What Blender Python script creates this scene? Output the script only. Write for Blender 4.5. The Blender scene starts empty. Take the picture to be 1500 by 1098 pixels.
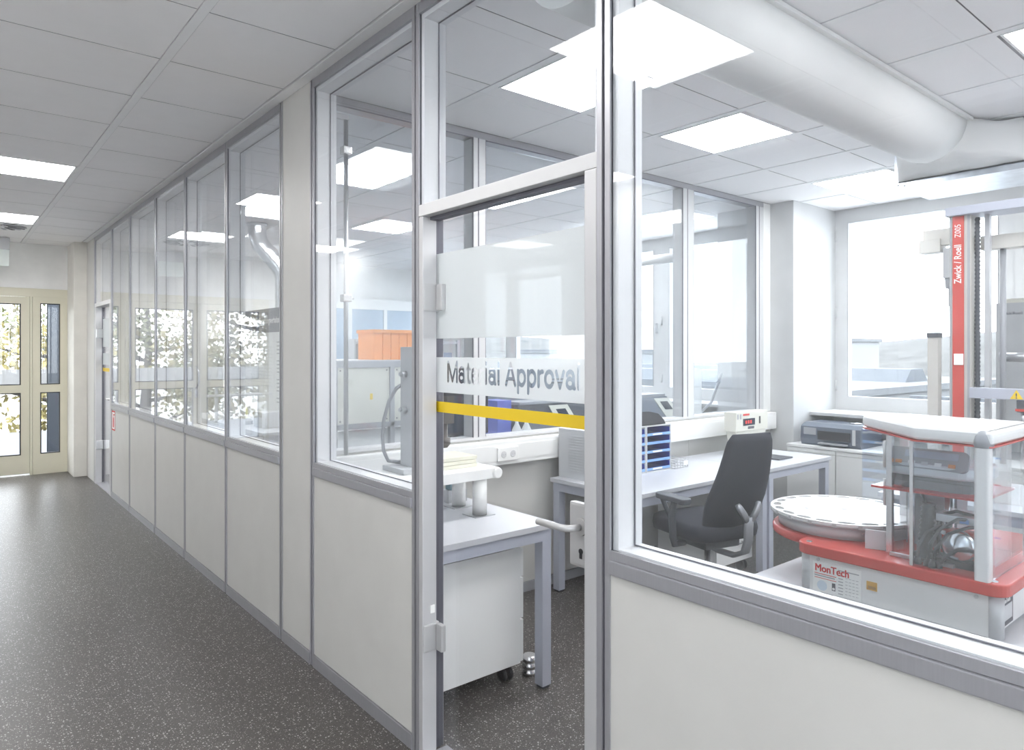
import bpy, bmesh, math, random
from mathutils import Vector, Matrix, noise
R = math.radians
random.seed(7)
SC = bpy.context.scene
COL = SC.collection

# ------------------------------------------------------------------ camera, sky, exposure
CAMH, YAW, FPX, HOR = 1.58, 39.5, 1020.0, 514.0
cd = bpy.data.cameras.new('camera')
cam = bpy.data.objects.new('camera', cd)
COL.objects.link(cam)
cam.location = (0, 0, CAMH)
cam.rotation_euler = (R(90), 0, R(-YAW))
cd.sensor_width = 36.0
cd.lens = FPX / 1500.0 * 36.0
cd.shift_y = -(549.0 - HOR) / 1500.0
cd.clip_start, cd.clip_end = 0.05, 3000
SC.camera = cam

SKY_STRENGTH = 2.1
world = bpy.data.worlds.new('overcast_sky')
SC.world = world
world.use_nodes = True
wb = world.node_tree.nodes['Background']
wb.inputs['Color'].default_value = (0.93, 0.965, 1.0, 1)
wb.inputs['Strength'].default_value = SKY_STRENGTH

vs = SC.view_settings
vs.view_transform = 'Standard'
vs.look = 'None'
vs.gamma = 1.0
vs.use_curve_mapping = False
vs.exposure = 2.0
SC.cycles.use_denoising = True
SC.cycles.max_bounces = 10
SC.cycles.diffuse_bounces = 6
SC.cycles.glossy_bounces = 4
SC.cycles.transmission_bounces = 6
SC.cycles.transparent_max_bounces = 40
SC.cycles.sample_clamp_indirect = 6.0
SC.cycles.caustics_reflective = False
SC.cycles.caustics_refractive = False
PANEL_STRENGTH = 5.6          # ceiling light panels

# ------------------------------------------------------------------ materials
MATS = {}


def mat(name, col, rough=0.5, metal=0.0, var=0.04, scale=6.0, bump=0.0, bscale=80.0, emit=None, spec=0.5, stretch=None):
    if name in MATS:
        return MATS[name]
    m = bpy.data.materials.new(name)
    m.use_nodes = True
    nt = m.node_tree
    b = nt.nodes['Principled BSDF']
    b.inputs['Roughness'].default_value = rough
    b.inputs['Metallic'].default_value = metal
    b.inputs['Specular IOR Level'].default_value = spec
    tc = nt.nodes.new('ShaderNodeTexCoord')
    src = tc.outputs['Object']
    if stretch:
        mp = nt.nodes.new('ShaderNodeMapping')
        mp.inputs['Scale'].default_value = stretch
        nt.links.new(src, mp.inputs['Vector'])
        src = mp.outputs['Vector']
    nz = nt.nodes.new('ShaderNodeTexNoise')
    nz.inputs['Scale'].default_value = scale
    nz.inputs['Detail'].default_value = 4
    nt.links.new(src, nz.inputs['Vector'])
    rp = nt.nodes.new('ShaderNodeValToRGB')
    rp.color_ramp.elements[0].position = 0.3
    rp.color_ramp.elements[1].position = 0.7
    rp.color_ramp.elements[0].color = tuple(c * (1 - var) for c in col) + (1,)
    rp.color_ramp.elements[1].color = tuple(min(1, c * (1 + var)) for c in col) + (1,)
    nt.links.new(nz.outputs['Fac'], rp.inputs['Fac'])
    nt.links.new(rp.outputs['Color'], b.inputs['Base Color'])
    if bump:
        n2 = nt.nodes.new('ShaderNodeTexNoise')
        n2.inputs['Scale'].default_value = bscale
        nt.links.new(src, n2.inputs['Vector'])
        bp = nt.nodes.new('ShaderNodeBump')
        bp.inputs['Strength'].default_value = bump
        bp.inputs['Distance'].default_value = 0.004
        nt.links.new(n2.outputs['Fac'], bp.inputs['Height'])
        nt.links.new(bp.outputs['Normal'], b.inputs['Normal'])
    if emit:
        b.inputs['Emission Color'].default_value = tuple(emit[:3]) + (1,)
        b.inputs['Emission Strength'].default_value = emit[3]
    MATS[name] = m
    return m


def glass_mat(name, tint=(0.975, 0.985, 0.993), r0=0.033, rough=0.0):
    if name in MATS:
        return MATS[name]
    m = bpy.data.materials.new(name)
    m.use_nodes = True
    nt = m.node_tree
    nt.nodes.remove(nt.nodes['Principled BSDF'])
    out = nt.nodes['Material Output']
    lw = nt.nodes.new('ShaderNodeLayerWeight')
    lw.inputs['Blend'].default_value = 0.5
    p = nt.nodes.new('ShaderNodeMath'); p.operation = 'POWER'; p.inputs[1].default_value = 5
    nt.links.new(lw.outputs['Facing'], p.inputs[0])
    q = nt.nodes.new('ShaderNodeMath'); q.operation = 'MULTIPLY_ADD'
    q.inputs[1].default_value = 1 - r0
    q.inputs[2].default_value = r0
    nt.links.new(p.outputs[0], q.inputs[0])
    t = nt.nodes.new('ShaderNodeBsdfTransparent')
    t.inputs['Color'].default_value = tint + (1,)
    g = nt.nodes.new('ShaderNodeBsdfGlossy')
    g.inputs['Roughness'].default_value = rough
    g.inputs['Color'].default_value = (1, 1, 1, 1)
    mx = nt.nodes.new('ShaderNodeMixShader')
    nt.links.new(q.outputs[0], mx.inputs['Fac'])
    nt.links.new(t.outputs[0], mx.inputs[1])
    nt.links.new(g.outputs[0], mx.inputs[2])
    nt.links.new(mx.outputs[0], out.inputs['Surface'])
    MATS[name] = m
    return m


def frost_mat(name, col=(0.72, 0.745, 0.755), see=0.16):
    m = bpy.data.materials.new(name)
    m.use_nodes = True
    nt = m.node_tree
    nt.nodes.remove(nt.nodes['Principled BSDF'])
    out = nt.nodes['Material Output']
    tr = nt.nodes.new('ShaderNodeBsdfTranslucent'); tr.inputs['Color'].default_value = col + (1,)
    df = nt.nodes.new('ShaderNodeBsdfDiffuse'); df.inputs['Color'].default_value = col + (1,)
    tp = nt.nodes.new('ShaderNodeBsdfTransparent')
    nz = nt.nodes.new('ShaderNodeTexNoise'); nz.inputs['Scale'].default_value = 900
    rg = nt.nodes.new('ShaderNodeMapRange')
    rg.inputs['To Min'].default_value = see * 0.7
    rg.inputs['To Max'].default_value = see * 1.3
    nt.links.new(nz.outputs['Fac'], rg.inputs['Value'])
    a = nt.nodes.new('ShaderNodeMixShader'); a.inputs['Fac'].default_value = 0.5
    nt.links.new(tr.outputs[0], a.inputs[1]); nt.links.new(df.outputs[0], a.inputs[2])
    b = nt.nodes.new('ShaderNodeMixShader')
    nt.links.new(rg.outputs['Result'], b.inputs['Fac'])
    nt.links.new(a.outputs[0], b.inputs[1]); nt.links.new(tp.outputs[0], b.inputs[2])
    nt.links.new(b.outputs[0], out.inputs['Surface'])
    MATS[name] = m
    return m


def speckle_floor(name):
    m = bpy.data.materials.new(name)
    m.use_nodes = True
    nt = m.node_tree
    b = nt.nodes['Principled BSDF']
    N, L = nt.nodes.new, nt.links.new
    tc = N('ShaderNodeTexCoord')
    nz = N('ShaderNodeTexNoise'); nz.inputs['Scale'].default_value = 1.3; nz.inputs['Detail'].default_value = 5
    L(tc.outputs['Object'], nz.inputs['Vector'])
    base = N('ShaderNodeValToRGB')
    base.color_ramp.elements[0].color = (0.066, 0.059, 0.055, 1)
    base.color_ramp.elements[1].color = (0.083, 0.075, 0.070, 1)
    L(nz.outputs['Fac'], base.inputs['Fac'])
    cur = base.outputs['Color']
    for sc, size, share, colr in ((85, 0.30, 0.30, (0.42, 0.41, 0.39, 1)), (150, 0.32, 0.34, (0.32, 0.31, 0.30, 1)), (120, 0.36, 0.4, (0.035, 0.034, 0.034, 1))):
        v = N('ShaderNodeTexVoronoi'); v.inputs['Scale'].default_value = sc
        v.inputs['Randomness'].default_value = 1.0
        L(tc.outputs['Object'], v.inputs['Vector'])
        lt = N('ShaderNodeMath'); lt.operation = 'LESS_THAN'; lt.inputs[1].default_value = size
        L(v.outputs['Distance'], lt.inputs[0])
        sp = N('ShaderNodeSeparateColor'); L(v.outputs['Color'], sp.inputs[0])
        l2 = N('ShaderNodeMath'); l2.operation = 'LESS_THAN'; l2.inputs[1].default_value = share
        L(sp.outputs[0], l2.inputs[0])
        mu = N('ShaderNodeMath'); mu.operation = 'MULTIPLY'
        L(lt.outputs[0], mu.inputs[0]); L(l2.outputs[0], mu.inputs[1])
        mx = N('ShaderNodeMix'); mx.data_type = 'RGBA'
        L(mu.outputs[0], mx.inputs['Factor']); L(cur, mx.inputs[6]); mx.inputs[7].default_value = colr
        cur = mx.outputs[2]
    L(cur, b.inputs['Base Color'])
    b.inputs['Roughness'].default_value = 0.34
    b.inputs['Specular IOR Level'].default_value = 0.36
    n3 = N('ShaderNodeTexNoise'); n3.inputs['Scale'].default_value = 190; L(tc.outputs['Object'], n3.inputs['Vector'])
    bp = N('ShaderNodeBump'); bp.inputs['Strength'].default_value = 0.25; bp.inputs['Distance'].default_value = 0.002
    L(n3.outputs['Fac'], bp.inputs['Height']); L(bp.outputs['Normal'], b.inputs['Normal'])
    MATS[name] = m
    return m


M_white = mat('white_paint', (0.84, 0.84, 0.83), 0.6, bump=0.05)
M_panel = mat('panel_melamine', (0.59, 0.584, 0.565), 0.45, var=0.02, bump=0.03, bscale=300)
M_alu = mat('alu_frame', (0.40, 0.40, 0.43), 0.38, 0.5, var=0.03, stretch=(30, 30, 1))
M_alud = mat('alu_groove', (0.16, 0.16, 0.19), 0.45, 0.4, var=0.03)
M_reveal = mat('white_reveal', (0.82, 0.82, 0.84), 0.4, var=0.02)
M_aluw = mat('pale_alu', (0.62, 0.62, 0.63), 0.45, 0.0, var=0.02)
M_chrome = mat('brushed_steel', (0.70, 0.70, 0.71), 0.25, 1.0, var=0.03, stretch=(1, 40, 40))
M_steel = mat('plain_steel', (0.55, 0.56, 0.58), 0.35, 0.9)
M_tile = mat('ceiling_board', (0.94, 0.93, 0.94), 0.85, var=0.015, bump=0.08, bscale=500)
M_bar = mat('ceiling_bar', (0.90, 0.90, 0.91), 0.6, var=0.02)
M_floor = speckle_floor('speckled_vinyl')
M_glass = glass_mat('clear_glass')
M_plexi = glass_mat('clear_plexiglass', (0.94, 0.965, 0.985), 0.06)
M_frost = frost_mat('frosted_film')
M_yellow = mat('yellow_tape', (0.80, 0.56, 0.02), 0.45, var=0.02)
M_lamp = mat('light_diffuser', (0.9, 0.9, 0.9), 0.5, emit=(1.0, 0.985, 0.965, PANEL_STRENGTH))
M_cream = mat('cream_frame', (0.72, 0.69, 0.56), 0.45, var=0.02)
M_seal = mat('black_seal', (0.02, 0.02, 0.025), 0.5)
M_desk = mat('desk_top', (0.55, 0.56, 0.595), 0.4, var=0.02)
M_deskleg = mat('desk_leg', (0.46, 0.48, 0.56), 0.4, 0.1, var=0.02)
M_cab = mat('white_cabinet', (0.85, 0.85, 0.845), 0.4, var=0.015)
M_black = mat('black_plastic', (0.025, 0.025, 0.03), 0.45)
M_dark = mat('dark_grey_plastic', (0.07, 0.075, 0.09), 0.5)
M_fabric = mat('chair_fabric', (0.020, 0.022, 0.034), 0.85, var=0.12, scale=120, bump=0.25, bscale=700)
M_grey = mat('grey_plastic', (0.36, 0.37, 0.40), 0.45)
M_lgrey = mat('light_grey_plastic', (0.55, 0.56, 0.58), 0.45)
M_red = mat('red_lacquer', (0.56, 0.075, 0.06), 0.25, var=0.05)
M_blue = mat('blue_drawer', (0.03, 0.06, 0.42), 0.35, var=0.06)
M_lblue = mat('light_blue_front', (0.22, 0.42, 0.80), 0.4)
M_paper = mat('white_paper', (0.85, 0.85, 0.84), 0.7, var=0.02)
M_beige = mat('beige_casing', (0.66, 0.65, 0.58), 0.5)
M_duct = mat('fabric_duct', (0.76, 0.76, 0.755), 0.9, var=0.02, bump=0.15, bscale=40)
M_galv = mat('galvanised_sheet', (0.62, 0.66, 0.72), 0.28, 0.85, var=0.12, scale=20)
M_orange = mat('orange_crate', (0.80, 0.30, 0.08), 0.5)
M_ink = mat('print_ink', (0.10, 0.10, 0.12), 0.6)
M_redink = mat('red_ink', (0.60, 0.03, 0.03), 0.6)
M_screen = mat('dark_screen', (0.03, 0.04, 0.06), 0.15)
M_teal = mat('blue_grey_vice', (0.16, 0.28, 0.33), 0.4)
M_ivory = mat('ivory_plate', (0.74, 0.73, 0.62), 0.45)

# ------------------------------------------------------------------ mesh helpers


def box(bm, x0, x1, y0, y1, z0, z1, bev=0.0, mtx=None):
    t = bmesh.new() if (bev or mtx) else bm
    vs_ = [t.verts.new(p) for p in ((x0, y0, z0), (x1, y0, z0), (x1, y1, z0), (x0, y1, z0), (x0, y0, z1), (x1, y0, z1), (x1, y1, z1), (x0, y1, z1))]
    for q in ((3, 2, 1, 0), (4, 5, 6, 7), (0, 1, 5, 4), (1, 2, 6, 5), (2, 3, 7, 6), (3, 0, 4, 7)):
        t.faces.new([vs_[i] for i in q])
    if t is not bm:
        if bev:
            bmesh.ops.bevel(t, geom=list(t.edges), offset=bev, segments=2, affect='EDGES', profile=0.7)
        merge(bm, t, mtx)


def merge(bm, t, mtx=None):
    if mtx is not None:
        bmesh.ops.transform(t, matrix=mtx, verts=t.verts)
    me = bpy.data.meshes.new('tmp')
    t.to_mesh(me); t.free()
    bm.from_mesh(me)
    bpy.data.meshes.remove(me)


def basis(d):
    d = d.normalized()
    up = Vector((0, 0, 1)) if abs(d.z) < 0.95 else Vector((1, 0, 0))
    a = d.cross(up).normalized()
    return a, d.cross(a).normalized()


def tube(bm, pts, rad, seg=12, caps=True):
    pts = [Vector(p) for p in pts]
    n = len(pts)
    rad = rad if isinstance(rad, (list, tuple)) else [rad] * n
    rings = []
    d0 = (pts[1] - pts[0]).normalized()
    a, b = basis(d0)
    for i, p in enumerate(pts):
        d = ((pts[min(i + 1, n - 1)] - pts[i]).normalized() + (pts[i] - pts[max(i - 1, 0)]).normalized())
        d = d.normalized() if d.length > 1e-6 else d0
        a = (a - d * a.dot(d)).normalized()
        b = d.cross(a).normalized()
        rings.append([bm.verts.new(p + (a * math.cos(2 * math.pi * k / seg) + b * math.sin(2 * math.pi * k / seg)) * rad[i]) for k in range(seg)])
    for i in range(n - 1):
        for k in range(seg):
            f = bm.faces.new((rings[i][k], rings[i][(k + 1) % seg], rings[i + 1][(k + 1) % seg], rings[i + 1][k]))
            f.smooth = True
    if caps:
        bm.faces.new(rings[0][::-1]); bm.faces.new(rings[-1])


def cyl(bm, p0, p1, r, seg=20, r1=None):
    tube(bm, [p0, p1], [r, r if r1 is None else r1], seg)


def lathe(bm, c, prof, seg=32, axis='Z'):
    rings = []
    for r, z in prof:
        ring = []
        for k in range(seg):
            a = 2 * math.pi * k / seg
            v = (r * math.cos(a), r * math.sin(a), z)
            if axis == 'X': v = (v[2], v[0], v[1])
            if axis == 'Y': v = (v[1], v[2], v[0])
            ring.append(bm.verts.new((c[0] + v[0], c[1] + v[1], c[2] + v[2])))
        rings.append(ring)
    for i in range(len(rings) - 1):
        for k in range(seg):
            f = bm.faces.new((rings[i][k], rings[i][(k + 1) % seg], rings[i + 1][(k + 1) % seg], rings[i + 1][k]))
            f.smooth = True
    bm.faces.new(rings[0][::-1]); bm.faces.new(rings[-1])


def prism(bm, poly, z0, z1, mtx=None, bev=0.0):
    t = bmesh.new()
    lo = [t.verts.new((x, y, z0)) for x, y in poly]
    hi = [t.verts.new((x, y, z1)) for x, y in poly]
    n = len(poly)
    t.faces.new(lo[::-1]); t.faces.new(hi)
    for i in range(n):
        t.faces.new((lo[i], lo[(i + 1) % n], hi[(i + 1) % n], hi[i]))
    bmesh.ops.recalc_face_normals(t, faces=t.faces)
    if bev:
        eds = [e for e in t.edges if abs(e.verts[0].co.z - e.verts[1].co.z) < 1e-6]
        bmesh.ops.bevel(t, geom=eds, offset=bev, segments=3, affect='EDGES', profile=0.6)
    merge(bm, t, mtx)


def rounded_poly(pts, r, seg=5):
    out = []
    n = len(pts)
    for i in range(n):
        p = Vector(pts[i]); a = (Vector(pts[i - 1]) - p).normalized(); b = (Vector(pts[(i + 1) % n]) - p).normalized()
        ri = r[i] if isinstance(r, (list, tuple)) else r
        if ri < 1e-5:
            out.append(tuple(p)); continue
        ang = a.angle(b)
        dl = ri / math.tan(ang / 2)
        c = p + (a + b).normalized() * (ri / math.sin(ang / 2))
        s, e = p + a * dl, p + b * dl
        v0, v1 = s - c, e - c
        tot = v0.angle_signed(v1)
        for k in range(seg + 1):
            th = -tot * k / seg
            out.append((c.x + v0.x * math.cos(th) - v0.y * math.sin(th), c.y + v0.x * math.sin(th) + v0.y * math.cos(th)))
    return out


def loft(bm, rings, caps=True, smooth=True, closed=True):
    rv = [[bm.verts.new(p) for p in r] for r in rings]
    n = len(rings[0])
    for i in range(len(rv) - 1):
        for k in range(n if closed else n - 1):
            f = bm.faces.new((rv[i][k], rv[i][(k + 1) % n], rv[i + 1][(k + 1) % n], rv[i + 1][k]))
            f.smooth = smooth
    if caps:
        bm.faces.new(rv[0][::-1]); bm.faces.new(rv[-1])


def plane_mtx(o, u, v):
    """local x -> u, local y -> v, local z -> u x v, origin o"""
    u, v = Vector(u).normalized(), Vector(v).normalized()
    w = u.cross(v)
    m = Matrix((u, v, w)).transposed().to_4x4()
    m.translation = Vector(o)
    return m


ALONG_X = lambda o: plane_mtx(o, (1, 0, 0), (0, 0, 1))     # faces -Y
ALONG_Y = lambda o: plane_mtx(o, (0, -1, 0), (0, 0, 1))    # faces -X


# ------------------------------------------------------------------ object helpers
def tag(o, label=None, cat=None, group=None, kind=None):
    if label: o['label'] = label
    if cat: o['category'] = cat
    if group: o['group'] = group
    if kind: o['kind'] = kind
    return o


ROOTLOC = {}


def thing(name, label, cat, loc=(0, 0, 0), group=None, kind=None, rz=0.0):
    o = bpy.data.objects.new(name, None)
    o.empty_display_size = 0.1
    COL.objects.link(o)
    o.location = loc
    o.rotation_euler = (0, 0, rz)
    ROOTLOC[o.name] = Vector(loc)
    return tag(o, label, cat, group, kind)


def ob(name, bm, m, parent=None, local=False, smooth=False, kind=None, label=None):
    me = bpy.data.meshes.new(name)
    if smooth:
        for f in bm.faces: f.smooth = True
    bm.to_mesh(me); bm.free()
    me.materials.append(m)
    return mesh_ob(name, me, parent, local, kind, label)


def mesh_ob(name, me, parent=None, local=False, kind=None, label=None):
    o = bpy.data.objects.new(name, me)
    COL.objects.link(o)
    if parent is not None:
        o.parent = parent
        if parent.name in ROOTLOC and not local:
            o.matrix_parent_inverse = Matrix.Translation(-ROOTLOC[parent.name])
    if kind: o['kind'] = kind
    if label: o['label'] = label
    return o


def B(name, m, parent, *boxes, bev=0.0, **kw):
    bm = bmesh.new()
    for b in boxes: box(bm, *b, bev=bev)
    return ob(name, bm, m, parent, **kw)


def T(name, m, parent, pts, r, seg=12, **kw):
    bm = bmesh.new()
    tube(bm, pts, r, seg)
    return ob(name, bm, m, parent, **kw)


def clone(root, loc, label=None, rz=None):
    def cp(o, par):
        c = o.copy(); COL.objects.link(c)
        c.parent = par
        for ch in o.children: cp(ch, c)
        return c
    r = cp(root, None)
    r.location = loc
    if rz is not None: r.rotation_euler = (0, 0, rz)
    if label: r['label'] = label
    return r


def text_mesh(s, size, extrude=0.0, font_bold=0.0, align='LEFT', sx=1.0):
    cu = bpy.data.curves.new('txt', 'FONT')
    cu.body = s
    cu.size = size
    cu.extrude = extrude
    cu.offset = font_bold
    cu.align_x = align
    cu.resolution_u = 3
    o = bpy.data.objects.new('txt', cu)
    COL.objects.link(o)
    dg = bpy.context.evaluated_depsgraph_get()
    me = bpy.data.meshes.new_from_object(o.evaluated_get(dg))
    bpy.data.objects.remove(o)
    bpy.data.curves.remove(cu)
    if sx != 1.0:
        for v in me.vertices: v.co.x *= sx
    return me


def text(name, s, size, mtx, m, parent, bold=0.0, align='LEFT', sx=1.0, heavy=0.0, **kw):
    me = text_mesh(s, size, 0.0004, bold, align, sx)
    if heavy:
        bm = bmesh.new()
        for k in range(4):
            bm.from_mesh(me)
            n = len(me.vertices)
            bm.verts.ensure_lookup_table()
            bmesh.ops.translate(bm, vec=(heavy * (k % 2), heavy * (k // 2) * 0.5, 0.00005 * k), verts=bm.verts[k * n:(k + 1) * n])
        bm.to_mesh(me); bm.free()
    me.transform(mtx)
    me.materials.clear(); me.materials.append(m)
    me.name = name
    return mesh_ob(name, me, parent, **kw)


# ------------------------------------------------------------------ main dimensions
W0, W1 = 1.455, 1.565            # corridor partition, corridor face and room face
CE = 2.95                        # ceiling
D0, D1 = 3.48, 3.58              # dividing partition between the two rooms
XW = 6.77                        # window wall
YEND = 10.75                     # end of the corridor
PIT = 0.615
GX = 0.65
S = 'structure'

# ------------------------------------------------------------------ floor, ceiling, plain walls
B('floor', M_floor, None, (-1.5, XW + 0.3, -2.6, YEND + 0.1, -0.12, 0.0))
tag(bpy.data.objects['floor'], 'dark grey speckled vinyl floor of corridor and laboratory', 'floor', kind=S)

ceil = thing('ceiling', 'suspended ceiling of pale square boards in a metal grid', 'ceiling', (0, 0, CE), kind=S)
B('slab', mat('gap_shade', (0.22, 0.22, 0.22), 0.9), ceil, (-1.5, XW + 0.3, -2.6, YEND + 0.1, CE + 0.05, CE + 0.12))  # slab coloured dark so the gaps between boards look shaded
LIGHTS = []                      # footprints of the lamps
DIFFUSER = (0.19, 9.11, 0.80, 9.71)


def tile_mesh(w, d):
    bm = bmesh.new()
    box(bm, -w / 2, w / 2, -d / 2, d / 2, 0.0, 0.018)
    bm.normal_update()
    me = bpy.data.meshes.new('tile')
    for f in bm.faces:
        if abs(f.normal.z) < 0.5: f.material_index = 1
    bm.to_mesh(me); bm.free()
    me.materials.append(M_tile)
    me.materials.append(mat('edge_shade', (0.34, 0.34, 0.35), 0.9))  # darker sides paint in the shadow line around each board
    return me


def tiles(xs, ys, skip):
    cache = {}
    for i in range(len(xs) - 1):
        for j in range(len(ys) - 1):
            x0, x1, y0, y1 = xs[i][1], xs[i + 1][0], ys[j], ys[j + 1]
            cx, cy = (x0 + x1) / 2, (y0 + y1) / 2
            if any(a < cx < c and b < cy < d for a, b, c, d in skip): continue
            w, d = round(x1 - x0 - 0.006, 3), round(y1 - y0 - 0.006, 3)
            if w < 0.05 or d < 0.05: continue
            if (w, d) not in cache: cache[(w, d)] = tile_mesh(w, d)
            o = mesh_ob('ceiling_tile', cache[(w, d)], ceil)
            o.location = (cx, cy, CE)


YC = [6.03 + PIT * k for k in range(-13, 8)]
CORR = [(0.20, 6.05, 0.785, 6.62), (0.20, 8.51, 0.785, 9.08), (0.20, 1.745, 0.785, 2.325), (-1.30, 3.59, -0.72, 4.165), (-1.30, 8.51, -0.72, 9.08), (-1.30, -0.715, -0.72, -0.14)]  # the row on the wall side is added to brighten the corridor
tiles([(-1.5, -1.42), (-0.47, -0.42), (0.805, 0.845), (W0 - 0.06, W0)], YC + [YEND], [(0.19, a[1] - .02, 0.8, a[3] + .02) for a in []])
ROOM_X = [(1.565, 1.59), (2.20, 2.25)] + [(2.20 + GX * k, 2.25 + GX * k) for k in range(1, 7)] + [(XW, XW)]
ROOM_Y = [2.225 - PIT * k for k in range(7, -1, -1)] + [2.84, D0]
NEXT_Y = [D1, 4.07, 4.685, 5.30, 5.915, 6.53, 7.145, 7.76, 8.375, 8.99, 9.605, 10.2]
RL = [(2.255, 2.25, 2.83, 2.82), (3.555, 2.25, 4.13, 2.82), (5.505, 2.25, 6.08, 2.82), (3.555, 0.40, 4.13, 0.97), (2.255, 0.40, 2.83, 0.97), (5.505, 0.40, 6.08, 0.97), (2.255, -1.4, 2.83, -0.86), (3.555, -1.4, 4.13, -0.86)]  # the panel over the turntable machine is added, out of view, for brightness
NL = [(2.255, 4.70, 2.83, 5.28), (3.555, 4.70, 4.13, 5.28), (2.255, 6.55, 2.83, 7.12), (3.555, 6.55, 4.13, 7.12), (5.505, 6.55, 6.08, 7.12), (2.255, 8.39, 2.83, 8.96), (3.555, 8.39, 4.13, 8.96), (5.505, 4.70, 6.08, 5.28)]
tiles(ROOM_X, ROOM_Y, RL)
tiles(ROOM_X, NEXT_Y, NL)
for a, b in ((-0.47, -0.42), (0.805, 0.845)):
    B('grid_bar', M_bar, ceil, (a, b, -2.0, YEND, CE - 0.004, CE + 0.02))
B('edge_trim', M_bar, ceil, (W0 - 0.055, W0 - 0.002, -2.0, 10.15, CE - 0.006, CE + 0.02))
for x0, x1 in ROOM_X[1:-1]:
    B('grid_bar', M_bar, ceil, (x0, x1, -2.2, D0, CE - 0.003, CE + 0.02))
    B('grid_bar', M_bar, ceil, (x0, x1, D1, 10.2, CE - 0.003, CE + 0.02))


def lamp(name, rect, label, group):
    x0, y0, x1, y1 = rect
    t = thing(name, label, 'ceiling light', ((x0 + x1) / 2, (y0 + y1) / 2, CE - 0.006), group)
    B('light_frame', M_bar, t, (x0 - 0.012, x0, y0 - 0.012, y1 + 0.012, CE - 0.006, CE + 0.03), (x1, x1 + 0.012, y0 - 0.012, y1 + 0.012, CE - 0.006, CE + 0.03),
      (x0, x1, y0 - 0.012, y0, CE - 0.006, CE + 0.03), (x0, x1, y1, y1 + 0.012, CE - 0.006, CE + 0.03))
    B('diffuser', M_lamp, t, (x0, x1, y0, y1, CE - 0.004, CE + 0.01))


# corridor tiles were laid over the lamp fields too: replace those by the strips beside the lamp
for a0, b0, a1, b1 in CORR + [(0.20, 9.13, 0.79, 9.69)]:
    for o in list(ceil.children):
        if not o.name.startswith('ceiling_tile'): continue
        cy_, cx_ = o.location.y, o.location.x
        if b0 < cy_ < b1 and ((a0 > -0.45) == (-0.47 < cx_ < 0.8)) and cx_ < 0.8:
            e0, e1 = (-0.42, 0.805) if a0 > -0.45 else (-1.42, -0.47)
            bpy.data.objects.remove(o)
            for p0, p1 in ((e0, a0 - 0.013), (a1 + 0.013, e1)):
                if p1 - p0 > 0.04:
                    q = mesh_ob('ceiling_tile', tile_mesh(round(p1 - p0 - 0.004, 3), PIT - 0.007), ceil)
                    q.location = ((p0 + p1) / 2, cy_, CE)
for r_, lb in zip(CORR, ('square light panel over the corridor in front of the glass partition', 'square light panel over the far corridor beside the round air vent', 'square corridor light panel mirrored in the big pane', 'added square light panel over the middle of the wall side of the corridor', 'added square light panel over the far wall side of the corridor', 'added square corridor light panel behind the viewer')):
    lamp('ceiling_light', r_, lb, 'corridor light panels')
for r_, lb in zip(RL, ('square light panel above the glass door and first desk', 'square light panel above the long desk and chair', 'square light panel beside the window wall', 'square light panel beyond the fabric duct', 'added square light panel above the turntable machine', 'square light panel behind the sheet metal duct box', 'square light panel deep in the laboratory by the corridor', 'square light panel deep in the laboratory')):
    lamp('ceiling_light', r_, lb, 'laboratory light panels')
for i, r_ in enumerate(NL):
    lamp('ceiling_light', r_, ('square light panel in the next room, %s row from partition, %s from corridor' % (('first', 'second', 'third')[0 if r_[1] < 5 else 1 if r_[1] < 7 else 2], ('first', 'second', 'third')[0 if r_[0] < 3 else 1 if r_[0] < 5 else 2])), 'neighbouring room light panels')

# air diffuser in the corridor ceiling
t = thing('air_vent', 'round swirl air vent with dark slots in the corridor ceiling', 'vent', (0.5, 9.41, CE - 0.01))
B('vent_plate', M_bar, t, (0.195, 0.795, 9.11, 9.70, CE - 0.006, CE + 0.01))
for k in range(20):
    a = 2 * math.pi * k / 20
    bm = bmesh.new()
    prism(bm, [(0.10, -0.008), (0.26, -0.026), (0.27, 0.012), (0.10, 0.006)], CE - 0.010, CE - 0.004, Matrix.Translation((0.495, 9.405, 0)) @ Matrix.Rotation(a, 4, 'Z'))
    ob('slot', bm, M_black if k % 2 else M_grey, t)
bm = bmesh.new(); lathe(bm, (0.495, 9.405, CE - 0.018), [(0.07, 0), (0.075, 0.01)], 20); ob('vent_hub', bm, M_bar, t)

# left corridor wall, wall behind, end wall with pier
B('wall_left', mat('corridor_wall_paint', (0.68, 0.68, 0.68), 0.6, bump=0.05), None, (-1.5, -1.42, -2.6, YEND + 0.1, 0, CE + 0.05))
tag(bpy.data.objects['wall_left'], 'plain light grey wall along the other side of the corridor', 'wall', kind=S)
wq = thing('wall_rear', 'glazed front added behind the viewer to let daylight into the corridor', 'wall', (0, -2.55, 0), kind=S)  # unseen glazing, added to bring daylight onto ceiling and panels
B('parapet', M_white, wq, (-1.42, W0, -2.6, -2.5, 0, 0.25))
B('lintel', M_white, wq, (-1.42, W0, -2.6, -2.5, 2.85, CE + 0.05))
for x_ in (-1.42, -0.50, 0.46, 1.39):
    B('mullion', M_cream, wq, (x_, x_ + 0.06, -2.6, -2.5, 0.25, 2.85))
for x_ in (-1.36, -0.44, 0.52):
    B('pane', M_glass, wq, (x_ + 0.001, x_ + 0.859 + (0.02 if x_ < -1 else 0) , -2.56, -2.552, 0.251, 2.849))
B('wall_side', M_white, None, (W1, XW, -2.6, -2.5, 0, CE + 0.05))
tag(bpy.data.objects['wall_side'], 'plain white end wall of the laboratory', 'wall', kind=S)

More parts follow.
